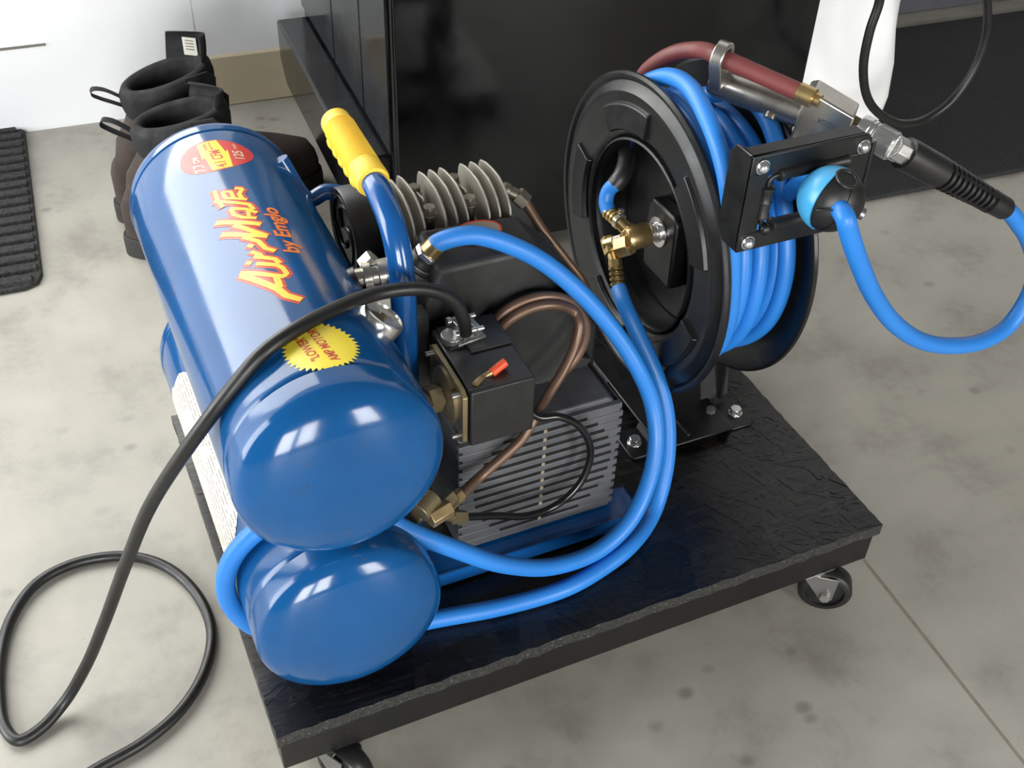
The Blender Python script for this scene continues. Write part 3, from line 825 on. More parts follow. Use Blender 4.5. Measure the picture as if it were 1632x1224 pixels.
# check valve cluster
k0 = Vector((0.1964,0.0880,0.2297)); k1 = Vector((0.1800,0.0800,0.2311)); k2 = Vector((0.1647,0.0720,0.2398)); k3 = Vector((0.1447,0.0620,0.2505))
mb = MB().hexnut(k0+(k0-k1)*0.25, k0+(k1-k0)*0.45, 0.0068).cyl(k0, k1, 0.0045, n=16)
cv = obj('check_valve', MB().hexnut(Vector((0.1817,0.0700,0.2514)), Vector((0.1579,0.0600,0.2470)), 0.0085).cyl(Vector((0.1626,0.0660,0.2613)), Vector((0.1469,0.0560,0.2585)), 0.0088, n=20).cyl(k2, k3, 0.0075, n=6), 'oldbrass', comp, bevel=0.0006)
obj('compression_nut', MB().hexnut((0.1906,0.0740,0.2462), (0.1775,0.0680,0.2453), 0.0064).cyl((0.1817,0.0700,0.2454), (0.1706,0.0660,0.2433), 0.004), 'tanbrass', cv, bevel=0.0006)
obj('valve_block', MB().hexnut(Vector((0.1736,0.0580,0.2530)), Vector((0.1538,0.0520,0.2522)), 0.0080), 'tanbrass', cv, bevel=0.0006)
obj('unloader_nut', MB().hexnut((0.1919,0.0700,0.2215), (0.1786,0.0680,0.2290), 0.0062).cyl((0.1809,0.0680,0.2281), (0.1693,0.0640,0.2414), 0.0048), 'oldbrass', cv)
ut = [(0.1896,0.0700,0.2225), (0.2247,0.0780,0.2016), (0.2584,0.0840,0.1818), (0.2886,0.0880,0.1787), (0.3108,0.0900,0.1924), (0.3218,0.0920,0.2167), (0.3188,0.0920,0.2448), (0.3055,0.0940,0.2686), (0.2888,0.0960,0.2807), (0.2694,0.0980,0.2856), (0.246, 0.11, 0.318)]
obj('unloader_tube', MB().tube(ut, 0.0034, 12, 8), 'glossblack', comp, angle=60)

# ---------------------------------------------------------------- hose reel
FX0, FX1 = 0.4416, 0.536
RY, RZ, RR = 0.247, 0.334, 0.155
reel = thing('hose_reel', 'black steel hose reel wound with blue air hose', 'hose reel', (0.497, 0.247, H))
axis = Vector((-1, 0, 0))
def flange_profile():
    # (radius, height toward the outside face)
    return [(0.0925, -0.024), (0.0925, -0.012), (0.0935, -0.008), (0.0955, -0.005), (0.0985, -0.0022), (0.1025, -0.0002), (0.107, 0.0012), (0.128, 0.0015), (0.133, 0.0035), (0.138, 0.0035), (0.141, 0.001), (0.147, -0.002), (0.150, 0.0008), (0.153, 0.0012), (0.1552, -0.0015), (0.1548, -0.0048), (0.152, -0.006), (0.149, -0.0045), (0.140, -0.0015), (0.132, 0.0005), (0.108, -0.0005), (0.100, -0.0045), (0.0945, -0.010), (0.0945, -0.024)]
fl = obj('flange', MB().lathe(flange_profile(), (FX0, RY, RZ), axis, 96, False, False), 'powder', reel, angle=25); fl['label'] = 'near flange of the reel with embossed pads'
obj('flange', MB().lathe(flange_profile(), (FX1, RY, RZ), (1, 0, 0), 96, False, False), 'powder', reel, angle=25)
# embossed arc pads
def arc_pad(a0, a1, r0, r1, h, n=14):
    mb = MB(); vs = []; fs = []
    for i in range(n+1):
        a = a0 + (a1-a0)*i/n
        for (r, x) in ((r0-0.002, 0), (r0, h), (r1-0.001, h), (r1+0.0015, 0)):
            aa = a
            vs.append((FX0 - 0.0012 - x, RY + r*math.cos(aa), RZ + r*math.sin(aa)))
    for i in range(n):
        for k in range(3): fs.append((i*4+k, (i+1)*4+k, (i+1)*4+k+1, i*4+k+1))
    fs += [(0, 1, 2, 3), tuple(n*4+k for k in (3, 2, 1, 0))]
    return mb.add(vs, fs)
for k in range(5):
    a0 = rad(52 + 72*k)
    obj('embossed_pad', arc_pad(a0, a0+rad(38), 0.1035, 0.1270, 0.0040), 'powder', fl, bevel=0.0008, angle=25)
# drum and recess
obj('drum', MB().lathe([(0.0925, 0), (0.0945, 0.001), (0.0945, FX1-FX0-0.001), (0.0925, FX1-FX0)], (FX0, RY, RZ), (1, 0, 0), 64, False, False), 'powder', reel, angle=50)
obj('drum_plate', MB().lathe([(0.093, 0), (0.093, 0.002)], (FX0+0.042, RY, RZ), (1, 0, 0), 64), 'powder', reel)
mb = MB().prism([(-0.030, -0.05), (0.022, -0.05), (0.026, -0.02), (0.024, 0.022), (0.018, 0.028), (-0.022, 0.028), (-0.028, 0.022)], (FX0+0.025, RY, RZ), (0, 1, 0), (0, 0, 1), (0.017, 0, 0))
obj('hub_bracket', mb, 'powder', reel, bevel=0.003)
hub = Vector((FX0+0.0245, RY, RZ))
mb = MB().lathe([(0.015, 0.0), (0.015, 0.0015), (0.010, 0.002), (0.010, 0.004), (0.0085, 0.0045), (0.0085, 0.007), (0.0072, 0.0075), (0.0072, 0.012)], hub, axis, 36)
obj('axle_washer', mb, 'chrome', reel)
obj('drum_bolt', MB().cyl((FX0+0.042, RY-0.018, RZ-0.052), (FX0+0.036, RY-0.018, RZ-0.052), 0.0045, n=6), 'chrome2', reel)
# brass swivel
tee = hub + axis*0.026
mb = MB().lathe([(0.0085, 0.010), (0.0118, 0.012), (0.0122, 0.018), (0.0122, 0.032), (0.010, 0.036), (0.008, 0.036)], hub, axis, 24)
w1 = Vector((0.4300,0.2628,0.3452)); 
mb.cyl(tee, tee + (w1-tee)*0.55, 0.009, 0.008, n=6)
el = Vector((0.4235,0.2647,0.3184)); mid = Vector((0.4340,0.2462,0.3323))
mb.hexnut(tee + Vector((-0.006, -0.004, -0.004)), tee + Vector((-0.006, -0.004, -0.004)) + (el-tee)*0.5, 0.0112)
sw = obj('swivel_fitting', mb, 'brass', reel, bevel=0.0006)
dv = (el - tee).normalized()
obj('thread_tape', MB().cyl(el - dv*0.016, el - dv*0.006, 0.0066), 'teflon', sw)
b0 = Vector((0.4205,0.2440,0.3074)); b1 = Vector((0.4175,0.2303,0.2921)); bd = (b1-b0).normalized()
ld = (Vector((0.4215,0.2520,0.3123)) - el).normalized()
mb = MB().cyl(el - dv*0.007, el + dv*0.003, 0.0078, n=20).cyl(el - ld*0.007, el + ld*0.010, 0.0074, n=6, phase=0.2).cyl(el + ld*0.010, b0, 0.0050, n=16).hexnut(b0 - bd*0.006, b0, 0.0066)
for k in range(4): mb.lathe([(0.0058, 0), (0.0072, 0.001), (0.0072, 0.003), (0.0058, 0.0045)], b0 + bd*(k*0.0052), bd, 24)
obj('elbow_barb', mb, 'brass', sw)
w2 = Vector((0.4265,0.2771,0.3474)); wd = (w2 - w1)
mb = MB().cyl(tee + (w1-tee)*0.5, w1, 0.0065, n=20)
for k in range(4): mb.lathe([(0.0058, 0), (0.0072, 0.0008), (0.0072, 0.0028), (0.0058, 0.004)], w1 + wd.normalized()*(k*0.0044), wd, 24)
obj('hose_barb', mb, 'brass', sw)
obj('clamp_ear', MB().box(w1 + Vector((0.004, 0.004, 0.006)), (0.004, 0.004, 0.008)).cyl(w1 - wd.normalized()*0.002, w1 + wd.normalized()*0.001, 0.008), 'chrome', sw)
# base and arm
mb = MB().prism([(0.452, 0.1655), (0.540, 0.1655), (0.540, 0.335), (0.452, 0.335)], (0, 0, H+0.010), (1, 0, 0), (0, 1, 0), (0, 0, 0.003))
for sx_, xx in ((-1, 0.4365), (1, 0.5585)):
    for yy in (0.1925, 0.308):
        w = 0.014
        mb.prism([(-w, -0.020), (-w, 0.022), (w-0.003, 0.022), (w, 0.019), (w, -0.017), (w-0.003, -0.020)] if sx_ > 0 else [(w, -0.020), (w, 0.022), (-w+0.003, 0.022), (-w, 0.019), (-w, -0.017), (-w+0.003, -0.020)], (xx, yy, H+0.0004), (1, 0, 0), (0, 1, 0), (0, 0, 0.003))
        mb.add([(xx - sx_*w, yy-0.020, H+0.0032), (xx - sx_*w, yy+0.022, H+0.0032), (xx - sx_*(w+0.006), yy-0.022, H+0.0125), (xx - sx_*(w+0.006), yy+0.024, H+0.0125)], [(0, 1, 3, 2)])
mb.prism([(0.4, 0.334), (0.54, 0.335)], (0, 0, 0), (1, 0, 0), (0, 1, 0), (0, 0, 0.001)) if False else None
obj('base_plate', mb, 'powder', reel, bevel=0.0012)
obj('base_rib', MB().box2((0.487, 0.172, H+0.0125), (0.491, 0.30, H+0.0155)), 'powder', reel, bevel=0.001)
for xx in (0.4365, 0.5615):
    for yy in (0.1935, 0.308):
        mb = MB().cyl((xx, yy, H+0.003), (xx, yy, H+0.0048), 0.0078).hexnut((xx, yy, H+0.0045), (xx, yy, H+0.0105), 0.0064, random.random())
        obj('mounting_bolt', mb, 'chrome', reel, bevel=0.0006)
mb = MB().prism([(0.212, H+0.010), (0.318, H+0.010), (0.275, RZ+0.03), (0.222, RZ+0.03)], (0.552, 0, 0), (0, 1, 0), (0, 0, 1), (0.004, 0, 0))
mb.prism([(0.530, 0.2165), (0.566, 0.2165), (0.566, 0.2195), (0.530, 0.2195)], (0, 0, H+0.01), (1, 0, 0), (0, 1, 0), (0, 0.012, 0.05))
mb.cyl((0.53, RY, RZ), (0.566, RY, RZ), 0.016)
obj('support_arm', mb, 'powder', reel, bevel=0.001)
obj('arm_bolt', MB().cyl((0.530, 0.196, H+0.0135), (0.530, 0.196, H+0.0185), 0.0052, n=6), 'chrome2', reel)
# hose guide: bracket with four rollers
GY = 0.090
ga = Vector((0.4380,0.0900,0.5018)); gb = Vector((0.5505,0.0900,0.5019)); gcn = Vector((0.4407,0.0900,0.4143))
gx0, gx1, gz1, gz0 = ga.x, gb.x + 0.002, ga.z, gcn.z
ix0, ix1, iz0, iz1 = gx0+0.0165, gx1-0.022, gz0+0.0165, gz1-0.0165
mb = MB()
T = 0.0028
mb.prism([(gx0, iz1), (gx1, iz1), (gx1, gz1-0.005), (gx1-0.005, gz1), (gx0, gz1)], (0, GY, 0), (1, 0, 0), (0, 0, 1), (0, T, 0))
mb.prism([(gx0, gz0), (gx1-0.004, gz0), (gx1, gz0+0.005), (gx1, iz0), (gx0, iz0)], (0, GY, 0), (1, 0, 0), (0, 0, 1), (0, T, 0))
mb.box2((gx0, GY, iz0), (ix0, GY+T, iz1)).box2((ix1, GY, iz0), (gx1, GY+T, iz1))
mb.box2((gx0, GY+T, gz1-T), (gx1-0.006, GY+0.017, gz1))
mb.prism([(GY+T, gz0), (GY+T, gz1), (GY+0.024, gz1), (GY+0.031, gz1-0.008), (GY+0.031, gz0+0.010), (GY+0.022, gz0)], (gx0, 0, 0), (0, 1, 0), (0, 0, 1), (T, 0, 0))
gd_ = obj('hose_guide', mb, 'powder', reel, bevel=0.0008)
mb = MB().prism([(GY+T, gz0+0.01), (GY+T, gz1-0.01), (RY+0.01, RZ+0.028), (RY-0.01, RZ-0.01)], (0.5575, 0, 0), (0, 1, 0), (0, 0, 1), (0.003, 0, 0))
obj('guide_arm', mb, 'powder', reel, bevel=0.0006)
rr = 0.0058
yr = GY + 0.001
def roller(p, q):
    d = (Vector(q)-Vector(p)).normalized()
    L0 = (Vector(q)-Vector(p)).length
    obj('roller', MB().lathe([(rr*0.5, 0), (rr, 0.0015), (rr, 0.004), (rr*0.86, 0.006), (rr*0.86, L0*0.5), (rr, L0*0.52), (rr*0.86, L0*0.56), (rr*0.86, L0-0.006), (rr, L0-0.004), (rr, L0-0.0015), (rr*0.5, L0)], p, d, 22), 'blackplastic', gd_, angle=40)
roller((ix0+0.010, yr, iz1-0.004), (ix1+0.002, yr, iz1-0.004))
roller((ix0+0.012, yr, iz0+0.004), (ix1+0.002, yr, iz0+0.004))
roller((ix0+0.003, yr, iz0+0.012), (ix0+0.003, yr, iz1-0.012))
roller((ix1-0.003, yr, iz0+0.012), (ix1-0.003, yr, iz1-0.012))
mb = MB().tube([(ix0+0.003, yr, iz1-0.013), (ix0+0.0035, yr, iz1-0.008), (ix0+0.006, yr, iz1-0.0048), (ix0+0.011, yr, iz1-0.004)], 0.0026, 10)
obj('roller_pin', mb, 'powder', gd_, angle=60)
mb = MB().tube([(ix0+0.003, yr, iz0+0.013), (ix0+0.0035, yr, iz0+0.008), (ix0+0.006, yr, iz0+0.0048), (ix0+0.012, yr, iz0+0.004)], 0.0026, 10)
mb.sphere((ix0+0.0055, yr-0.004, iz0+0.004), 0.0052)
obj('roller_pin', mb, 'powder', gd_, angle=60)
for x, z in ((gx0+0.0095, gz1-0.0095), (gx1-0.0085, gz1-0.0105), (gx0+0.0095, gz0+0.0085), (gx1-0.0095, gz0+0.0085)):
    obj('guide_rivet', MB().sphere((x, GY-0.0004, z), 0.0056, (0, -1, 0), 20, 8, 0.5, 1.0).cyl((x, GY-0.0012, z), (x, GY+0.001, z), 0.0062), 'chrome', gd_, angle=50)

# ---------------------------------------------------------------- supply hose from pump to reel
HR = 0.0080
fit_end = oa + on*0.018
wr_ = R1 + HR + 0.0006
def wrap(deg, y):
    return (Lw.x + wr_*math.cos(rad(deg)), y, Lw.z + wr_*math.sin(rad(deg)))
sp = [fit_end, ob, (0.2328,0.1860,0.4208), (0.2513,0.1840,0.4183), (0.2959,0.1740,0.3939), (0.3328,0.1600,0.3587), (0.3662,0.1450,0.3136), (0.3866,0.1300,0.2754), (0.4002,0.1200,0.2374), (0.3999,0.1050,0.2052), (0.3886,0.0900,0.1755), (0.3613,0.0720,0.1463), (0.3238,0.0610,0.1320), (0.2704,0.0520,0.1420), (0.2178,0.0470,0.1745), (0.1713,0.0470,0.2159), (0.1355,0.0520,0.2466),
      (0.088, 0.066, 0.2876), wrap(112, 0.074), wrap(140, 0.079), wrap(165, 0.082), wrap(190, 0.083), wrap(215, 0.081), wrap(240, 0.077), wrap(268, 0.070), (0.12, 0.062, 0.1175), (0.1649,0.0552,0.1168), (0.2191,0.0460,0.1168), (0.2803,0.0430,0.1168), (0.3219,0.0509,0.1172), (0.3581,0.0622,0.1210), (0.4016,0.0930,0.1202), (0.4234,0.1150,0.1562), (0.4334,0.1400,0.1936), (0.4307,0.1630,0.2283), (0.4203,0.1880,0.2630), (0.4136,0.2080,0.2860), (0.4173,0.2286,0.2918)]
sh_ = obj('supply_hose', MB().tube(sp, HR, 20, 8), 'hose', angle=70)
tag(sh_, 'thick blue hose looping from the pump around the lower tank to the brass swivel', 'hose')

# ---------------------------------------------------------------- wound air hose with ball stopper and free loop
ah = thing('air_hose', 'blue air hose wound on the black reel, its end looping out through the guide', 'hose', (0.49, 0.247, RZ))
WR = 0.0079
def helix(x0, x1, turns, r, a0, n=26):
    p = []
    N = int(turns*n)
    for i in range(N+1):
        t = i/N; a = a0 + 2*PI*turns*t
        p.append((x0 + (x1-x0)*t, RY + r*math.cos(a), RZ + r*math.sin(a)))
    return p
obj('inner_winding', MB().tube(helix(FX0+0.012, FX1-0.012, 4.4, 0.1035, 0), WR, 14, 2), 'hose', ah, angle=70)
for k in range(4):
    x = FX0 + 0.0125 + k*0.0162
    ro = (0.1180, 0.1195, 0.1205, 0.1190)[k]
    pts = []
    for i in range(57):
        a = 2*PI*i/56
        lift = 0.004*math.sin(a*1.0 + k) + (0.007 if k == 1 else 0.0)*max(0, math.sin(a))
        pts.append((x + 0.0035*math.sin(a + 1.2) + 0.006*max(0, math.sin(a))*(k-1.2)*0.5, RY + (ro+lift)*math.cos(a), RZ + (ro+lift)*math.sin(a)))
    obj('winding', MB().tube(pts, WR, 16, 2), 'hose', ah, angle=70)
pts = []
for i in range(57):
    a = 2*PI*i/56
    pts.append((FX0 + 0.0125 + 4.15*0.0162 + 0.004*math.sin(a), RY + 0.1130*math.cos(a), RZ + 0.1130*math.sin(a)))
obj('winding', MB().tube(pts, WR, 16, 2), 'hose', ah, angle=70)
# loose strands crossing over the top
obj('winding', MB().tube([(FX0+0.016, RY+0.10, RZ+0.072), (FX0+0.014, RY+0.05, RZ+0.128), (0.4622,0.2620,0.4878), (0.4600,0.2220,0.4969), (0.4544,0.1800,0.4877), (0.4524,0.1500,0.4686), (0.4518,0.1280,0.4394), (FX0+0.024, RY-0.130, RZ-0.01), (FX0+0.027, RY-0.112, RZ-0.065), (FX0+0.03, RY-0.06, RZ-0.112), (FX0+0.032, RY, RZ-0.124), (FX0+0.032, RY+0.07, RZ-0.10)], WR, 16, 6), 'hose', ah, angle=70)
obj('winding', MB().tube([(FX0+0.060, RY+0.06, RZ+0.110), (FX0+0.064, RY+0.02, RZ+0.126), (0.5208,0.2250,0.4781), (0.5228,0.1800,0.4663), (FX0+0.083, RY-0.105, RZ+0.068), (FX0+0.0835, RY-0.122, RZ+0.02), (FX0+0.083, RY-0.119, RZ-0.03), (FX0+0.081, RY-0.10, RZ-0.068), (FX0+0.076, RY-0.065, RZ-0.10), (FX0+0.07, RY-0.01, RZ-0.119), (FX0+0.066, RY+0.06, RZ-0.102)], WR, 16, 6), 'hose', ah, angle=70)
# inlet piece inside the drum
obj('inlet_tail', MB().tube([w2, (0.4270,0.2846,0.3543), (0.4300,0.2870,0.3648), (0.4360,0.2825,0.3756), (0.4440,0.2855,0.3792)], 0.0072, 16, 6), 'hose', ah, angle=70)
obj('inlet_clamp', MB().tube([(0.4340,0.2832,0.3722), (0.4400,0.2832,0.3798), (0.4520,0.2961,0.3841), (0.4660,0.3198,0.3867)], 0.0088, 16), 'blackplastic', ah)
obj('inlet_stub', MB().tube([(0.4620,0.3354,0.3850), (0.4680,0.3298,0.3922), (0.4740,0.3197,0.4015)], 0.0072, 16), 'hose', ah, angle=70)
# ball stopper
bl = Vector((0.4985,0.0620,0.4678)); BR = 0.0262
bx = (Vector((0.4908,0.0380,0.4703)) - bl).normalized()
half = Vector((-0.80, -0.25, 0.35)).normalized()
half = (half - bx*half.dot(bx)).normalized()
side = bx.cross(half)
mb = MB(); vs = []; fs = []
def ball_half(sign, a_gap, scale=1.0):
    m = MB(); n, k = 26, 18
    vs = []; fs = []
    for i in range(n+1):
        for j in range(k+1):
            # longitude around bx over 180 degrees on one side, latitude along bx
            lo = a_gap + (PI - 2*a_gap)*j/k
            la = -PI/2*0.90 + PI*0.90*i/n
            r = BR*scale
            p = bl + bx*(r*0.88*math.sin(la)) + (half*(sign*math.sin(lo)) + side*math.cos(lo))*(r*math.cos(la))
            vs.append(p)
    for i in range(n):
        for j in range(k):
            fs.append((i*(k+1)+j, i*(k+1)+j+1, (i+1)*(k+1)+j+1, (i+1)*(k+1)+j))
    # close the flat side
    edge = [i*(k+1) for i in range(n+1)] + [i*(k+1)+k for i in range(n, -1, -1)]
    fs.append(tuple(edge))
    fs.append(tuple(range(k, -1, -1))); fs.append(tuple(n*(k+1)+j for j in range(k+1)))
    return m.add(vs, fs)
bs = obj('ball_stopper', ball_half(-1, 0.02).add(*(lambda q: (q.v, q.f))(ball_half(1, 0.02, 0.985))), 'rubber', ah, angle=50)
# light blue insert on the upper left of the ball
ic = (0.87*(-0.76*CAMR + 0.65*CAMU) - 0.50*CAMT).normalized()
prs = []
for i in range(19):
    a_ = rad(90)*i/18
    prs.append((max(1e-5, BR*1.015*math.sin(a_)), BR*1.015*math.cos(a_)))
prs += [(BR*0.99, 0.0), (BR*0.95, 0.0)]
obj('stopper_insert', MB().lathe(prs, bl, ic, 48, True, True), 'lightblue', bs, angle=40)
rq = (0.26*CAMR + 0.50*CAMU + 0.83*CAMT).normalized()
obj('stopper_socket', MB().torus(bl + rq*BR*0.955, rq, 0.0085, 0.0016, 28, 8).cyl(bl + rq*BR*0.93, bl + rq*BR*0.965, 0.0082), 'blackplastic', bs)
sq = (0.55*CAMR - 0.30*CAMU + 0.78*CAMT).normalized()
obj('stopper_seam', MB().tube([bl + (ic*math.cos(w) + CAMT*0.0)*0 + BR*1.0*((-0.62 + 0.16*j)*CAMR + (-0.42 - 0.02*j*(4-j)*0.4)*CAMU + math.sqrt(max(0, 1 - (-0.62+0.16*j)**2 - (0.42)**2))*CAMT).normalized() for j in range(6) for w in (0,)], 0.0007, 6), 'blackplastic', bs)
obj('stopper_screw', MB().cyl(Vector((0.5214,0.0550,0.4564)), Vector((0.5214,0.0550,0.4564)) + Vector((0.004, -0.004, -0.002)), 0.005, n=18), 'chrome2', bs)
lp = [(FX0+0.086, RY-0.100, RZ+0.085), (bl.x+0.022, 0.118, bl.z-0.016), (bl.x+0.008, 0.088, bl.z-0.006), bl, bl + bx*0.03, (0.4938,0.0310,0.4596), (0.5116,0.0310,0.4285), (0.5409,0.0330,0.3850), (0.5792,0.0360,0.3413), (0.6258,0.0400,0.3046), (0.6736,0.0440,0.2824), (0.7173,0.0480,0.2726), (0.7521,0.0540,0.2772), (0.7718,0.0600,0.3037), (0.7701,0.0640,0.3342), (0.7486,0.0670,0.3691), (0.7300,0.0690,0.3891), (0.7133,0.0700,0.4047)]
be = Vector((0.7103,0.0700,0.4067)); bs0 = Vector((0.5977,0.0980,0.4711)); bdv = (be - bs0)
lp += [be - bdv*0.06, be - bdv*0.14]
obj('free_loop', MB().tube(lp, WR, 20, 8), 'hose', ah, angle=70)
# strain relief boot
LB = bdv.length
pr = [(0.009, 0.0), (0.0138, 0.001), (0.0142, LB*0.06), (0.0140, LB*0.30)]
nr = 10
for k in range(nr):
    h0 = LB*(0.32 + 0.50*k/nr); w = LB*0.50/nr; r0 = 0.0138 - 0.0032*k/nr
    pr += [(r0, h0), (r0, h0+w*0.45), (r0-0.0028, h0+w*0.5), (r0-0.0028, h0+w*0.92)]
pr += [(0.0108, LB*0.83), (0.0102, LB*0.98), (0.0090, LB)]
mb = MB().lathe(pr, bs0, bdv, 32)
bn = bdv.normalized(); fa, fb, _ = frame(bn)
for k in range(4):
    t = PI/4 + k*PI/2
    e = fa*math.cos(t) + fb*math.sin(t)
    mb.box(bs0 + bn*(LB*0.57) + e*0.0108, (0.003, 0.003, LB*0.5), Matrix((e, bn.cross(e), bn)).transposed())
obj('strain_relief', mb, 'rubber', ah, angle=30)
# hose-end nipple
ca = Vector((0.5584,0.1120,0.4968))
obj('hose_ferrule', MB().cyl(bs0 - bn*0.013, bs0 + bn*0.006, 0.0112, n=8), 'chrome', ah, bevel=0.0008)

# ---------------------------------------------------------------- tire inflator
inf = thing('tire_inflator', 'silver tire inflator with red whip hose lying on top of the reel', 'tire inflator', (0.5, 0.18, 0.48))
ia = Vector((0.4968,0.2383,0.4880)); ib = Vector((0.5506,0.1582,0.4820))
idv = (ib - ia).normalized()
nrm = Vector((0.0, 0, 1)); nrm = (nrm - idv*nrm.dot(idv)).normalized()
sd = idv.cross(nrm)
IL = (ib-ia).length
obj('barrel', MB().lathe([(0.004, -0.004), (0.0105, -0.002), (0.0128, 0.004), (0.0130, 0.05), (0.0134, IL)], ia, idv, 36).add(*(lambda q: (q.v, q.f))(MB().tube([ia+idv*(IL*0.62)+sd*0.002-nrm*0.004, ia+idv*(IL*0.62)+sd*0.010-nrm*0.006, ia+idv*(IL*0.62)+sd*0.0135-nrm*0.009], 0.0052, 12))), 'alu', inf, angle=45)
# hanging ring
rgc = Vector((0.4914,0.2255,0.5165))
rup = (rgc - ia); rup = (rup - idv*rup.dot(idv)).normalized(); rsd = idv.cross(rup)
vs = []; fs = []
outl = []
for i in range(25):
    a = -PI*0.12 + (PI*1.24)*i/24
    outl.append((0.0142*math.cos(a), 0.0142*math.sin(a)))
outl += [(-0.0120, -0.030), (0.0120, -0.030)]
hole = [(0.0092*math.cos(2*PI*i/27), 0.0092*math.sin(2*PI*i/27)) for i in range(27)]
n = len(outl)
start = 0
mb = MB()
# order hole points to match outline angles
hole = [(0.0092*math.cos(math.atan2(y, x)), 0.0092*math.sin(math.atan2(y, x))) for x, y in outl]
for d in (-0.0055, 0.0055):
    vs += [rgc + rsd*x + rup*y + idv*d for x, y in outl] + [rgc + rsd*x + rup*y + idv*d for x, y in hole]
for i in range(n):
    j = (i+1) % n
    fs += [(i, j, n+j, n+i), (2*n+i, 3*n+i, 3*n+j, 2*n+j), (i, 2*n+i, 2*n+j, j), (n+i, n+j, 3*n+j, 3*n+i)]
obj('hanging_ring', mb.add(vs, fs), 'alu', inf, bevel=0.0012, angle=40)
# head block
hb0 = Vector((0.5477,0.1589,0.4880)); hb1 = Vector((0.5700,0.1360,0.4840)); hv = Vector((hb1.x-hb0.x, hb1.y-hb0.y, hb1.z-hb0.z)).normalized()
hs = hv.cross(nrm).normalized(); hu = hs.cross(hv)
hl = (hb1-hb0).length
mb = MB()
ho = hb0 - hu*0.030 + hs*0.0 - hv*0.012
hl += 0.012
mb.prism([(0.0, 0.004), (0.004, 0.0), (hl, 0.010), (hl, 0.0425), (0.006, 0.0520), (0.0, 0.049)], ho - hs*0.0145, hv, hu, hs*0.029)
hbk = obj('head_block', mb, 'alu', inf, bevel=0.0018, seg=3)
me = fit(text_mesh('MOZER', 0.01, offset=0.0001), 0.016, 0.0048)
def fm(u, v): return tuple(ho - hs*0.0 + hs*0.0149*(1 if hs.y < 0 else -1) + hv*(hl*0.38+u) + hu*(0.0285 - u*0.12 + v))
wrap_flat(me, fm, mat='chrome2', name='cast_lettering', parent=hbk)
# red whip hose
rh1 = Vector((0.5330,0.1531,0.5070)); rh0 = Vector((0.4914,0.2255,0.5165))
obj('whip_hose', MB().tube([(0.4841,0.3450,0.4223), (0.4814,0.3300,0.4556), (0.4859,0.3100,0.4793), (0.4925,0.2900,0.4947), (0.4994,0.2680,0.5041), rh0, rh0*0.6+rh1*0.4, rh1], 0.0076, 18, 8), 'redhose', inf, angle=70)
rd = (rh1-rh0).normalized()
obj('hose_ferrule', MB().cyl(rh1 - rd*0.010, rh1 + rd*0.004, 0.0084, n=20).cyl(rh1 + rd*0.003, rh1 + rd*0.010, 0.0055), 'brass', inf)
# quick coupler between block and hose
c1 = bs0 - bn*0.012
cdv = (c1 - hb1)
cn = cdv.normalized(); cl2 = cdv.length
obj('coupler_neck', MB().hexnut(hb1 - cn*0.004, hb1 + cn*(cl2*0.22), 0.0075), 'oldbrass', inf)
pr = [(0.008, cl2*0.16), (0.0118, cl2*0.18), (0.0122, cl2*0.22), (0.0122, cl2*0.40), (0.0114, cl2*0.42), (0.0114, cl2*0.45), (0.0122, cl2*0.47), (0.0122, cl2*0.50), (0.0114, cl2*0.52), (0.0114, cl2*0.55), (0.0124, cl2*0.57), (0.0126, cl2*0.98), (0.0115, cl2*1.02), (0.009, cl2*1.02)]
cpl = obj('quick_coupler', MB().lathe(pr, hb1, cdv, 40), 'chrome', inf, angle=30)
mb = MB()
fa2, fb2, _ = frame(cn)
for k in range(44):
    t = 2*PI*k/44
    def hp_(h, tt): return hb1 + cn*h + (fa2*math.cos(tt) + fb2*math.sin(tt))*0.0125
    mb.tube([hp_(cl2*0.58, t), hp_(cl2*0.78, t+0.10), hp_(cl2*0.97, t+0.2)], 0.0004, 4, 1, smooth=False)
tag(obj('knurl', mb, 'chrome2', cpl), kind='stuff')

# ---------------------------------------------------------------- power cord
fz = 0.0056
cpts = [(0.2134,0.1220,0.3744), (0.2095,0.1180,0.3920), (0.2027,0.1170,0.4102), (0.1891,0.1160,0.4240), (0.1688,0.1150,0.4335), (0.1391,0.1130,0.4382), (0.1063,0.0980,0.4451), (0.0688,0.0760,0.4516), (0.0440,0.0660,0.4468), (0.0144,0.0620,0.4209), (-0.0154,0.0700,0.3780), (-0.0482,0.0950,0.3084), (-0.0754,0.1240,0.2261), (-0.1078,0.1540,0.1264), (-0.1356,0.1740,0.0524), (-0.1618,0.1737,0.0140), (-0.1850,0.1609,0.0056), (-0.2051,0.1554,0.0056), (-0.2150,0.1736,0.0056), (-0.2164,0.2102,0.0056), (-0.2117,0.2538,0.0056), (-0.1968,0.3001,0.0056), (-0.1690,0.3358,0.0056), (-0.1302,0.3485,0.0056), (-0.0798,0.3386,0.0056), (-0.0453,0.3095,0.0056), (-0.0231,0.2618,0.0056), (-0.0192,0.2091,0.0056), (-0.0369,0.1632,0.0056), (-0.0677,0.1291,0.0056), (-0.1024,0.1105,0.0056), (-0.1425,0.1003,0.0056), (-0.1810,0.0906,0.0056), (-0.2276,0.0865,0.0056)]
tag(obj('power_cord', MB().tube(cpts, 0.0054, 16, 8), 'rubber', angle=70), 'black rubber power cord arching over the blue tank and coiling on the floor', 'cord')

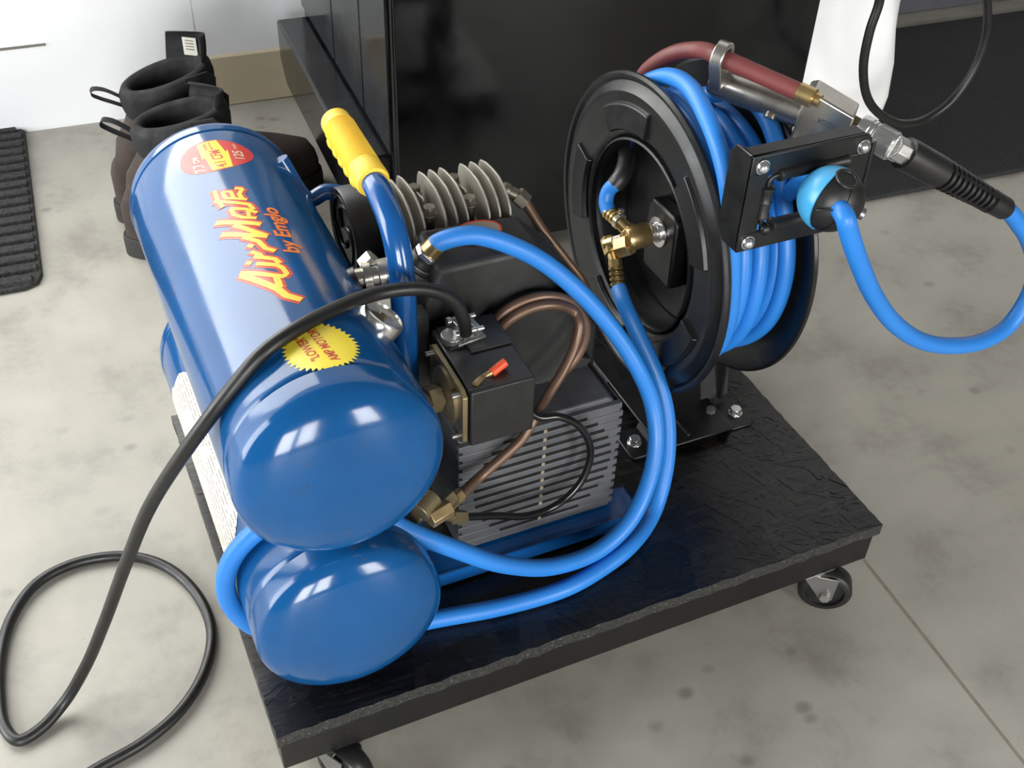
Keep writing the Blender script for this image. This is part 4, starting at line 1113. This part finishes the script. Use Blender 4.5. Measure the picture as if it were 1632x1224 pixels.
# ---------------------------------------------------------------- tool cabinet
cab = thing('tool_cabinet', 'glossy black cabinet with a low side ledge standing against the back wall', 'cabinet', (0.65, 0.95, 0))
k0 = Vector((0.3608,0.7257,0.0300)); k0.z = 0
def cabp(a, b, z): return k0 + ru*a + rv*b + rz*z
cw = 0.62; cd = 0.53
def cbox(a0, a1, b0, b1, z0, z1):
    return MB().prism([(a0, b0), (a1, b0), (a1, b1), (a0, b1)], k0 + rz*z0, ru, rv, rz*(z1-z0))
mb = cbox(0.004, cw, 0.004, cd, 0.022, 0.86)
cb = obj('body', mb, 'cabinet', cab, bevel=0.004)
obj('front_panel', cbox(0.006, cw-0.002, -0.004, 0.0045, 0.024, 0.858), 'cabinet', cab, bevel=0.002)
for b0, b1 in ((0.01, 0.135), (0.140, 0.300), (0.305, cd-0.006)):
    obj('side_panel', cbox(-0.001, 0.005, b0, b1, 0.185, 0.85), 'cabinet', cab, bevel=0.0012)
mb = MB().prism([(0.02, 0.080), (0.455, 0.080), (0.495, 0.112), (0.495, 0.178), (0.02, 0.178)], k0 - ru*0.049, rv, rz, ru*0.055)
obj('side_ledge', mb, 'cabinet', cab, bevel=0.004)
mb = MB()
for a, b in ((0.03, 0.03), (cw-0.04, 0.03), (0.03, cd-0.04), (cw-0.04, cd-0.04)):
    p = cabp(a, b, 0)
    obj('leveling_foot', MB().lathe([(0.016, 0.0), (0.016, 0.004), (0.008, 0.008), (0.006, 0.024)], p, rz, 20), 'chrome2', cab)

# ---------------------------------------------------------------- work boots
def boot(label, heel, toe, top_z, tongue):
    heel = Vector(heel); toe = Vector(toe)
    L = (toe-heel).length
    f = (toe-heel).normalized(); s = Vector((-f.y, f.x, 0))
    bt = thing('work_boot', label, 'boot', heel, 'pair of work boots')
    SC = 0.101; SA = 0.060; SB = 0.0405
    def P(a, b, z): return heel + f*a + s*b + Vector((0, 0, z))
    def outline(n=40, grow=0.0):
        o = []
        for i in range(n):
            t = 2*PI*i/n
            a = L*0.5 - (L*0.5+grow)*math.cos(t)
            q = a/L
            w = 0.036 + 0.016*max(0, math.sin(PI*min(1, max(0, (q-0.25)/0.8)))) - 0.004*math.exp(-((q-0.38)/0.12)**2)
            o.append((a, (w+grow)*math.copysign(abs(math.sin(t))**0.72, math.sin(t))))
        return o
    def loft(rings, cap0=True, cap1=True):
        m = MB(); n = len(rings[0]); vs = []; fs = []
        for r in rings: vs += r
        for i in range(len(rings)-1):
            for k in range(n):
                k2 = (k+1) % n
                fs.append((i*n+k, i*n+k2, (i+1)*n+k2, (i+1)*n+k))
        if cap0: fs.append(tuple(range(n-1, -1, -1)))
        if cap1: fs.append(tuple((len(rings)-1)*n+k for k in range(n)))
        return m.add(vs, fs)
    so = outline(48, 0.004)
    obj('sole', loft([[P(a, b, 0.0) for a, b in so], [P(a, b, 0.024 if a < L*0.35 else 0.022) for a, b in so], [P(a*0.995+0.0005, b*0.96, 0.030) for a, b in so]]), 'bootsole', bt, bevel=0.001)
    # upper: from foot outline to shaft ellipse
    rings = []
    up = outline(48, -0.001)
    def shaft(z, a_c, la, lb):
        r = []
        for i in range(48):
            t = 2*PI*i/48
            r.append(P(a_c - la*math.cos(t), lb*math.sin(t), z))
        return r
    for z, k in ((0.027, 1.0), (0.045, 1.0), (0.060, 0.97), (0.075, 0.90)):
        rings.append([P(a if a < L*0.4 else L*0.4 + (a-L*0.4)*(1-(1-k)*0.7), b*(k if a > L*0.4 else 1), z) for a, b in up])
    rings.append([P(max(0.006, a*0.86), b*0.86, 0.086) for a, b in up])
    rings.append([P(0.012 + a*0.66, b*0.80, 0.100) for a, b in up])
    rings.append(shaft(0.125, 0.096, 0.078, 0.038))
    rings.append(shaft(0.150, 0.098, 0.064, 0.040))
    rings.append(shaft(top_z-0.050, SC, 0.061, 0.041))
    obj('upper', loft(rings, True, False), 'bootleather', bt, angle=70)
    # padded collar
    def tilt(i, n=48):
        t = 2*PI*i/n
        return 0.014*(-math.cos(t)) # higher at the front
    cr = []
    for dz, g, tl_ in ((-0.056, 0.001, 0.0), (-0.035, 0.006, 0.3), (-0.012, 0.007, 0.8), (0.0, 0.003, 1.0), (0.003, -0.004, 1.0), (-0.002, -0.010, 1.0), (-0.02, -0.013, 0.8), (-0.06, -0.013, 0.0), (-0.11, -0.015, 0.0)):
        r = []
        for i in range(48):
            t = 2*PI*i/48
            r.append(P(SC - (SA+g)*math.cos(t), (SB+g)*math.sin(t), top_z + dz + tilt(i)*tl_))
        cr.append(r)
    obj('collar', loft(cr, False, True), 'bootblack', bt, angle=70)
    # tongue
    m = MB(); vs = []; fs = []
    n = 10
    for j, (z, w, aa) in enumerate(((top_z-0.08, 0.026, 0.150), (top_z-0.02, 0.032, 0.156), (top_z+0.012, 0.036, 0.160), (top_z+tongue*0.55, 0.036, 0.162), (top_z+tongue*0.80, 0.033, 0.163), (top_z+tongue*0.95, 0.026, 0.163), (top_z+tongue, 0.017, 0.163))):
        for side_ in (0, 0.006):
            for i in range(n+1):
                q = -0.45 + 1.6*i/n
                vs.append(P(aa - side_*0.6 - 0.034*q*q, w*q + 0.0, z))
    rows = 7; W_ = n+1
    for j in range(rows-1):
        for sdk in range(2):
            for i in range(n):
                a0 = (j*2+sdk)*W_ + i; b0 = ((j+1)*2+sdk)*W_ + i
                fs.append((a0, a0+1, b0+1, b0))
        for i in (0, n):
            fs.append((j*2*W_+i, (j*2+1)*W_+i, ((j+1)*2+1)*W_+i, (j+1)*2*W_+i))
    for i in range(n): fs.append(((rows-1)*2*W_+i, (rows-1)*2*W_+i+1, ((rows-1)*2+1)*W_+i+1, ((rows-1)*2+1)*W_+i))
    obj('tongue', m.add(vs, fs), 'bootblack', bt, angle=60)
    # pull loop at the heel
    zz = top_z - 0.018
    lpz = [P(0.040, 0.0, zz-0.022), P(0.026, 0, zz-0.014), P(0.008, 0, zz-0.004), P(-0.002, 0, zz+0.004), P(0.001, 0, zz+0.010), P(0.014, 0, zz+0.008), P(0.030, 0, zz-0.002), P(0.042, 0, zz-0.012)]
    sm = smooth_path(lpz, 5); vs = []; fs = []
    for p in sm:
        vs += [p + s*0.006, p - s*0.006, p - s*0.006 + Vector((0, 0, 0.0012)), p + s*0.006 + Vector((0, 0, 0.0012))]
    for i in range(len(sm)-1):
        for k in range(4): fs.append((i*4+k, i*4+(k+1) % 4, (i+1)*4+(k+1) % 4, (i+1)*4+k))
    obj('pull_loop', MB().add(vs, fs), 'bootblack', bt)
    # eyelet facing and laces hardware
    for b in (-1, 1):
        obj('eyelet_flap', MB().prism([(0.118, top_z-0.050), (0.158, top_z-0.056), (0.163, top_z+0.004), (0.152, top_z+0.014), (0.120, top_z+0.008)], P(0, b*0.0415 - (0.0015 if b > 0 else 0.0015), 0) , f, Vector((0, 0, 1)), s*0.003), 'bootblack', bt, bevel=0.001)
        q = P(0.146, b*0.0445, top_z-0.012)
        obj('eyelet', MB().torus(q, s, 0.0042, 0.0014, 18, 8), 'chrome', bt)
        q = P(0.138, b*0.029, top_z+0.004)
        if b > 0: obj('inner_eyelet', MB().torus(q, s, 0.0042, 0.0016, 18, 8), 'chrome', bt)
    return bt, P
bA, PA = boot('brown leather work boot with black collar, nearer the compressor', (0.0257,0.9214,0.0000), (0.285, 0.835, 0), 0.212, 0.032)
bB, PB = boot('brown leather work boot standing behind its mate, white tag inside its tongue', (0.0267,1.0105,0.0000), (0.334, 1.006, 0), 0.214, 0.050)
ta = math.atan2(1.0, -1.5)
mb = MB().box(PB(0.1430, 0.0185, 0.240), (0.020, 0.0012, 0.026), Matrix.Rotation(ta - PI, 3, 'Z'))
obj('size_tag', mb, 'paper', bB)
mb = MB()
for k in range(4): mb.box(PB(0.1425, 0.0179, 0.2485-k*0.0042), (0.012, 0.0012, 0.0012), Matrix.Rotation(ta - PI, 3, 'Z'))
obj('tag_print', mb, 'ink', bB)

# ---------------------------------------------------------------- mats
mr = [(1.1175,0.6396,0.0000), (1.4197,0.6160,0.0000)]
m0 = Vector(mr[0]); fa_ = (m0 - WP).dot(ru); fb_ = (m0 - WP).dot(rv)
ma_ = (cabp(cw + 0.006, 0, 0) - WP).dot(ru)
mb = MB().prism([(ma_, fb_), (fa_+1.3, fb_), (fa_+1.3, -0.075), (ma_, -0.075)], WP + rz*0.0003, ru, rv, rz*0.008)
tag(obj('carpet_mat', mb, 'carpet', bevel=0.003), 'flat charcoal carpet mat on the floor right of the cabinet', 'mat')
rm = thing('ribbed_mat', 'grey ribbed doormat lying by the white door', 'mat', (-0.0980,1.0925,0.0000))
e0_ = (Vector((-0.0725,1.3429,0.0000)) - WP).dot(ru); e1_ = (Vector((-0.0918,0.9219,0.0000)) - WP).dot(ru)
y_far = (Vector((-0.0893,1.3516,0.0000)) - WP).dot(rv); y_near = (Vector((-0.1230,0.8653,0.0000)) - WP).dot(rv)
ex = (e0_+e1_)/2
poly = [(ex-0.6, y_near), (ex-0.025, y_near+0.006), (ex-0.006, y_near+0.016), (ex, y_near+0.035), (ex, y_far-0.03), (ex-0.008, y_far-0.008), (ex-0.03, y_far), (ex-0.6, y_far)]
obj('mat_base', MB().prism(poly, WP + rz*0.0003, ru, rv, rz*0.006), 'rib', rm, bevel=0.002)
nrib = 18
prib = None
for k in range(nrib):
    y = y_near + 0.022 + (y_far-y_near-0.04)*k/(nrib-1)
    j0 = 0.006 if 0 < k < nrib-1 else 0.014
    mb = MB().prism([(0, -0.0085), (0.0050, -0.0068), (0.0062, -0.002), (0.0062, 0.003), (0.0050, 0.0068), (0, 0.0085)], WP + ru*(ex-0.6) + rv*y + rz*0.006, rz, rv, ru*(0.6-j0))
    obj('rib', mb, 'rib', rm)

# ---------------------------------------------------------------- white sack and black cable on the right
sk0 = (Vector((1.0489,0.6501,0.0000)) - WP)
wsx0 = k0.x + cw - 0.0
def sack():
    m = MB(); vs = []; fs = []
    n, rows = 44, 14
    for j in range(rows+1):
        z = 0.0085 + 0.78*j/rows
        sw_ = 1 - 0.05*math.cos(j*1.3) ; th_ = 0.055 + 0.012*math.sin(j*0.9)
        if j == 0: sw_ *= 0.95; th_ *= 0.8
        hw = 0.106*sw_
        for i in range(n):
            t = 2*PI*i/n
            x = hw*math.copysign(abs(math.cos(t))**0.6, math.cos(t)); y = th_*math.copysign(abs(math.sin(t))**0.7, math.sin(t))
            vs.append(sc0 + ru*x + rv*(y + 0.004*math.sin(6*t + j)) + rz*z)
    for j in range(rows):
        for i in range(n):
            i2 = (i+1) % n
            fs.append((j*n+i, j*n+i2, (j+1)*n+i2, (j+1)*n+i))
    fs.append(tuple(range(n-1, -1, -1))); fs.append(tuple(rows*n+i for i in range(n)))
    return m.add(vs, fs)
sc0 = cabp(cw + 0.118, 0.11, 0)
sk = obj('white_sack', sack(), 'whitepaper', angle=60); tag(sk, 'tall white plastic sack standing beside the black cabinet', 'sack')
for k in range(4):
    obj('green_print', MB().box(sc0 - ru*0.0865 - rv*0.0475 + rz*(0.212 - 0.0042*k), (0.015 - 0.002*(k % 2), 0.0012, 0.0016), Matrix.Rotation(ROOM, 3, 'Z')), 'green', sk)
kb = [(1404,-30,0.60), (1398,10,0.60), (1383,60,0.60), (1375,110,0.60), (1381,155,0.60), (1400,182,0.60), (1430,196,0.61)]
kab = [tuple(cabp(cw-0.16, 0.16, 0.867)), tuple(cabp(cw-0.05, 0.10, 0.867)), tuple(cabp(cw+0.02, 0.02, 0.835)), (0.9651,0.5750,0.4196), (0.9784,0.5750,0.3694), (0.9746,0.5750,0.3278), (0.9785,0.5750,0.2791), (0.9972,0.5750,0.2330), (1.0320,0.5800,0.1980), (1.0903,0.5900,0.1659), (1.1462,0.6000,0.1578), (1.1849,0.6000,0.1782), (1.2100,0.6000,0.2186), (1.2160,0.6000,0.2638), (1.2041,0.6000,0.3118), (1.1715,0.6000,0.3691), (1.1262,0.6000,0.4165), tuple(cabp(cw+0.13, -0.07, 0.80)), tuple(cabp(cw+0.03, 0.08, 0.90)), tuple(cabp(cw-0.08, 0.20, 0.868)), tuple(cabp(cw-0.18, 0.26, 0.867))]
tag(obj('black_cable', MB().tube(kab, 0.0062, 14, 8), 'rubber', angle=70), 'thin black cable hanging in a loop before the white sack', 'cable')
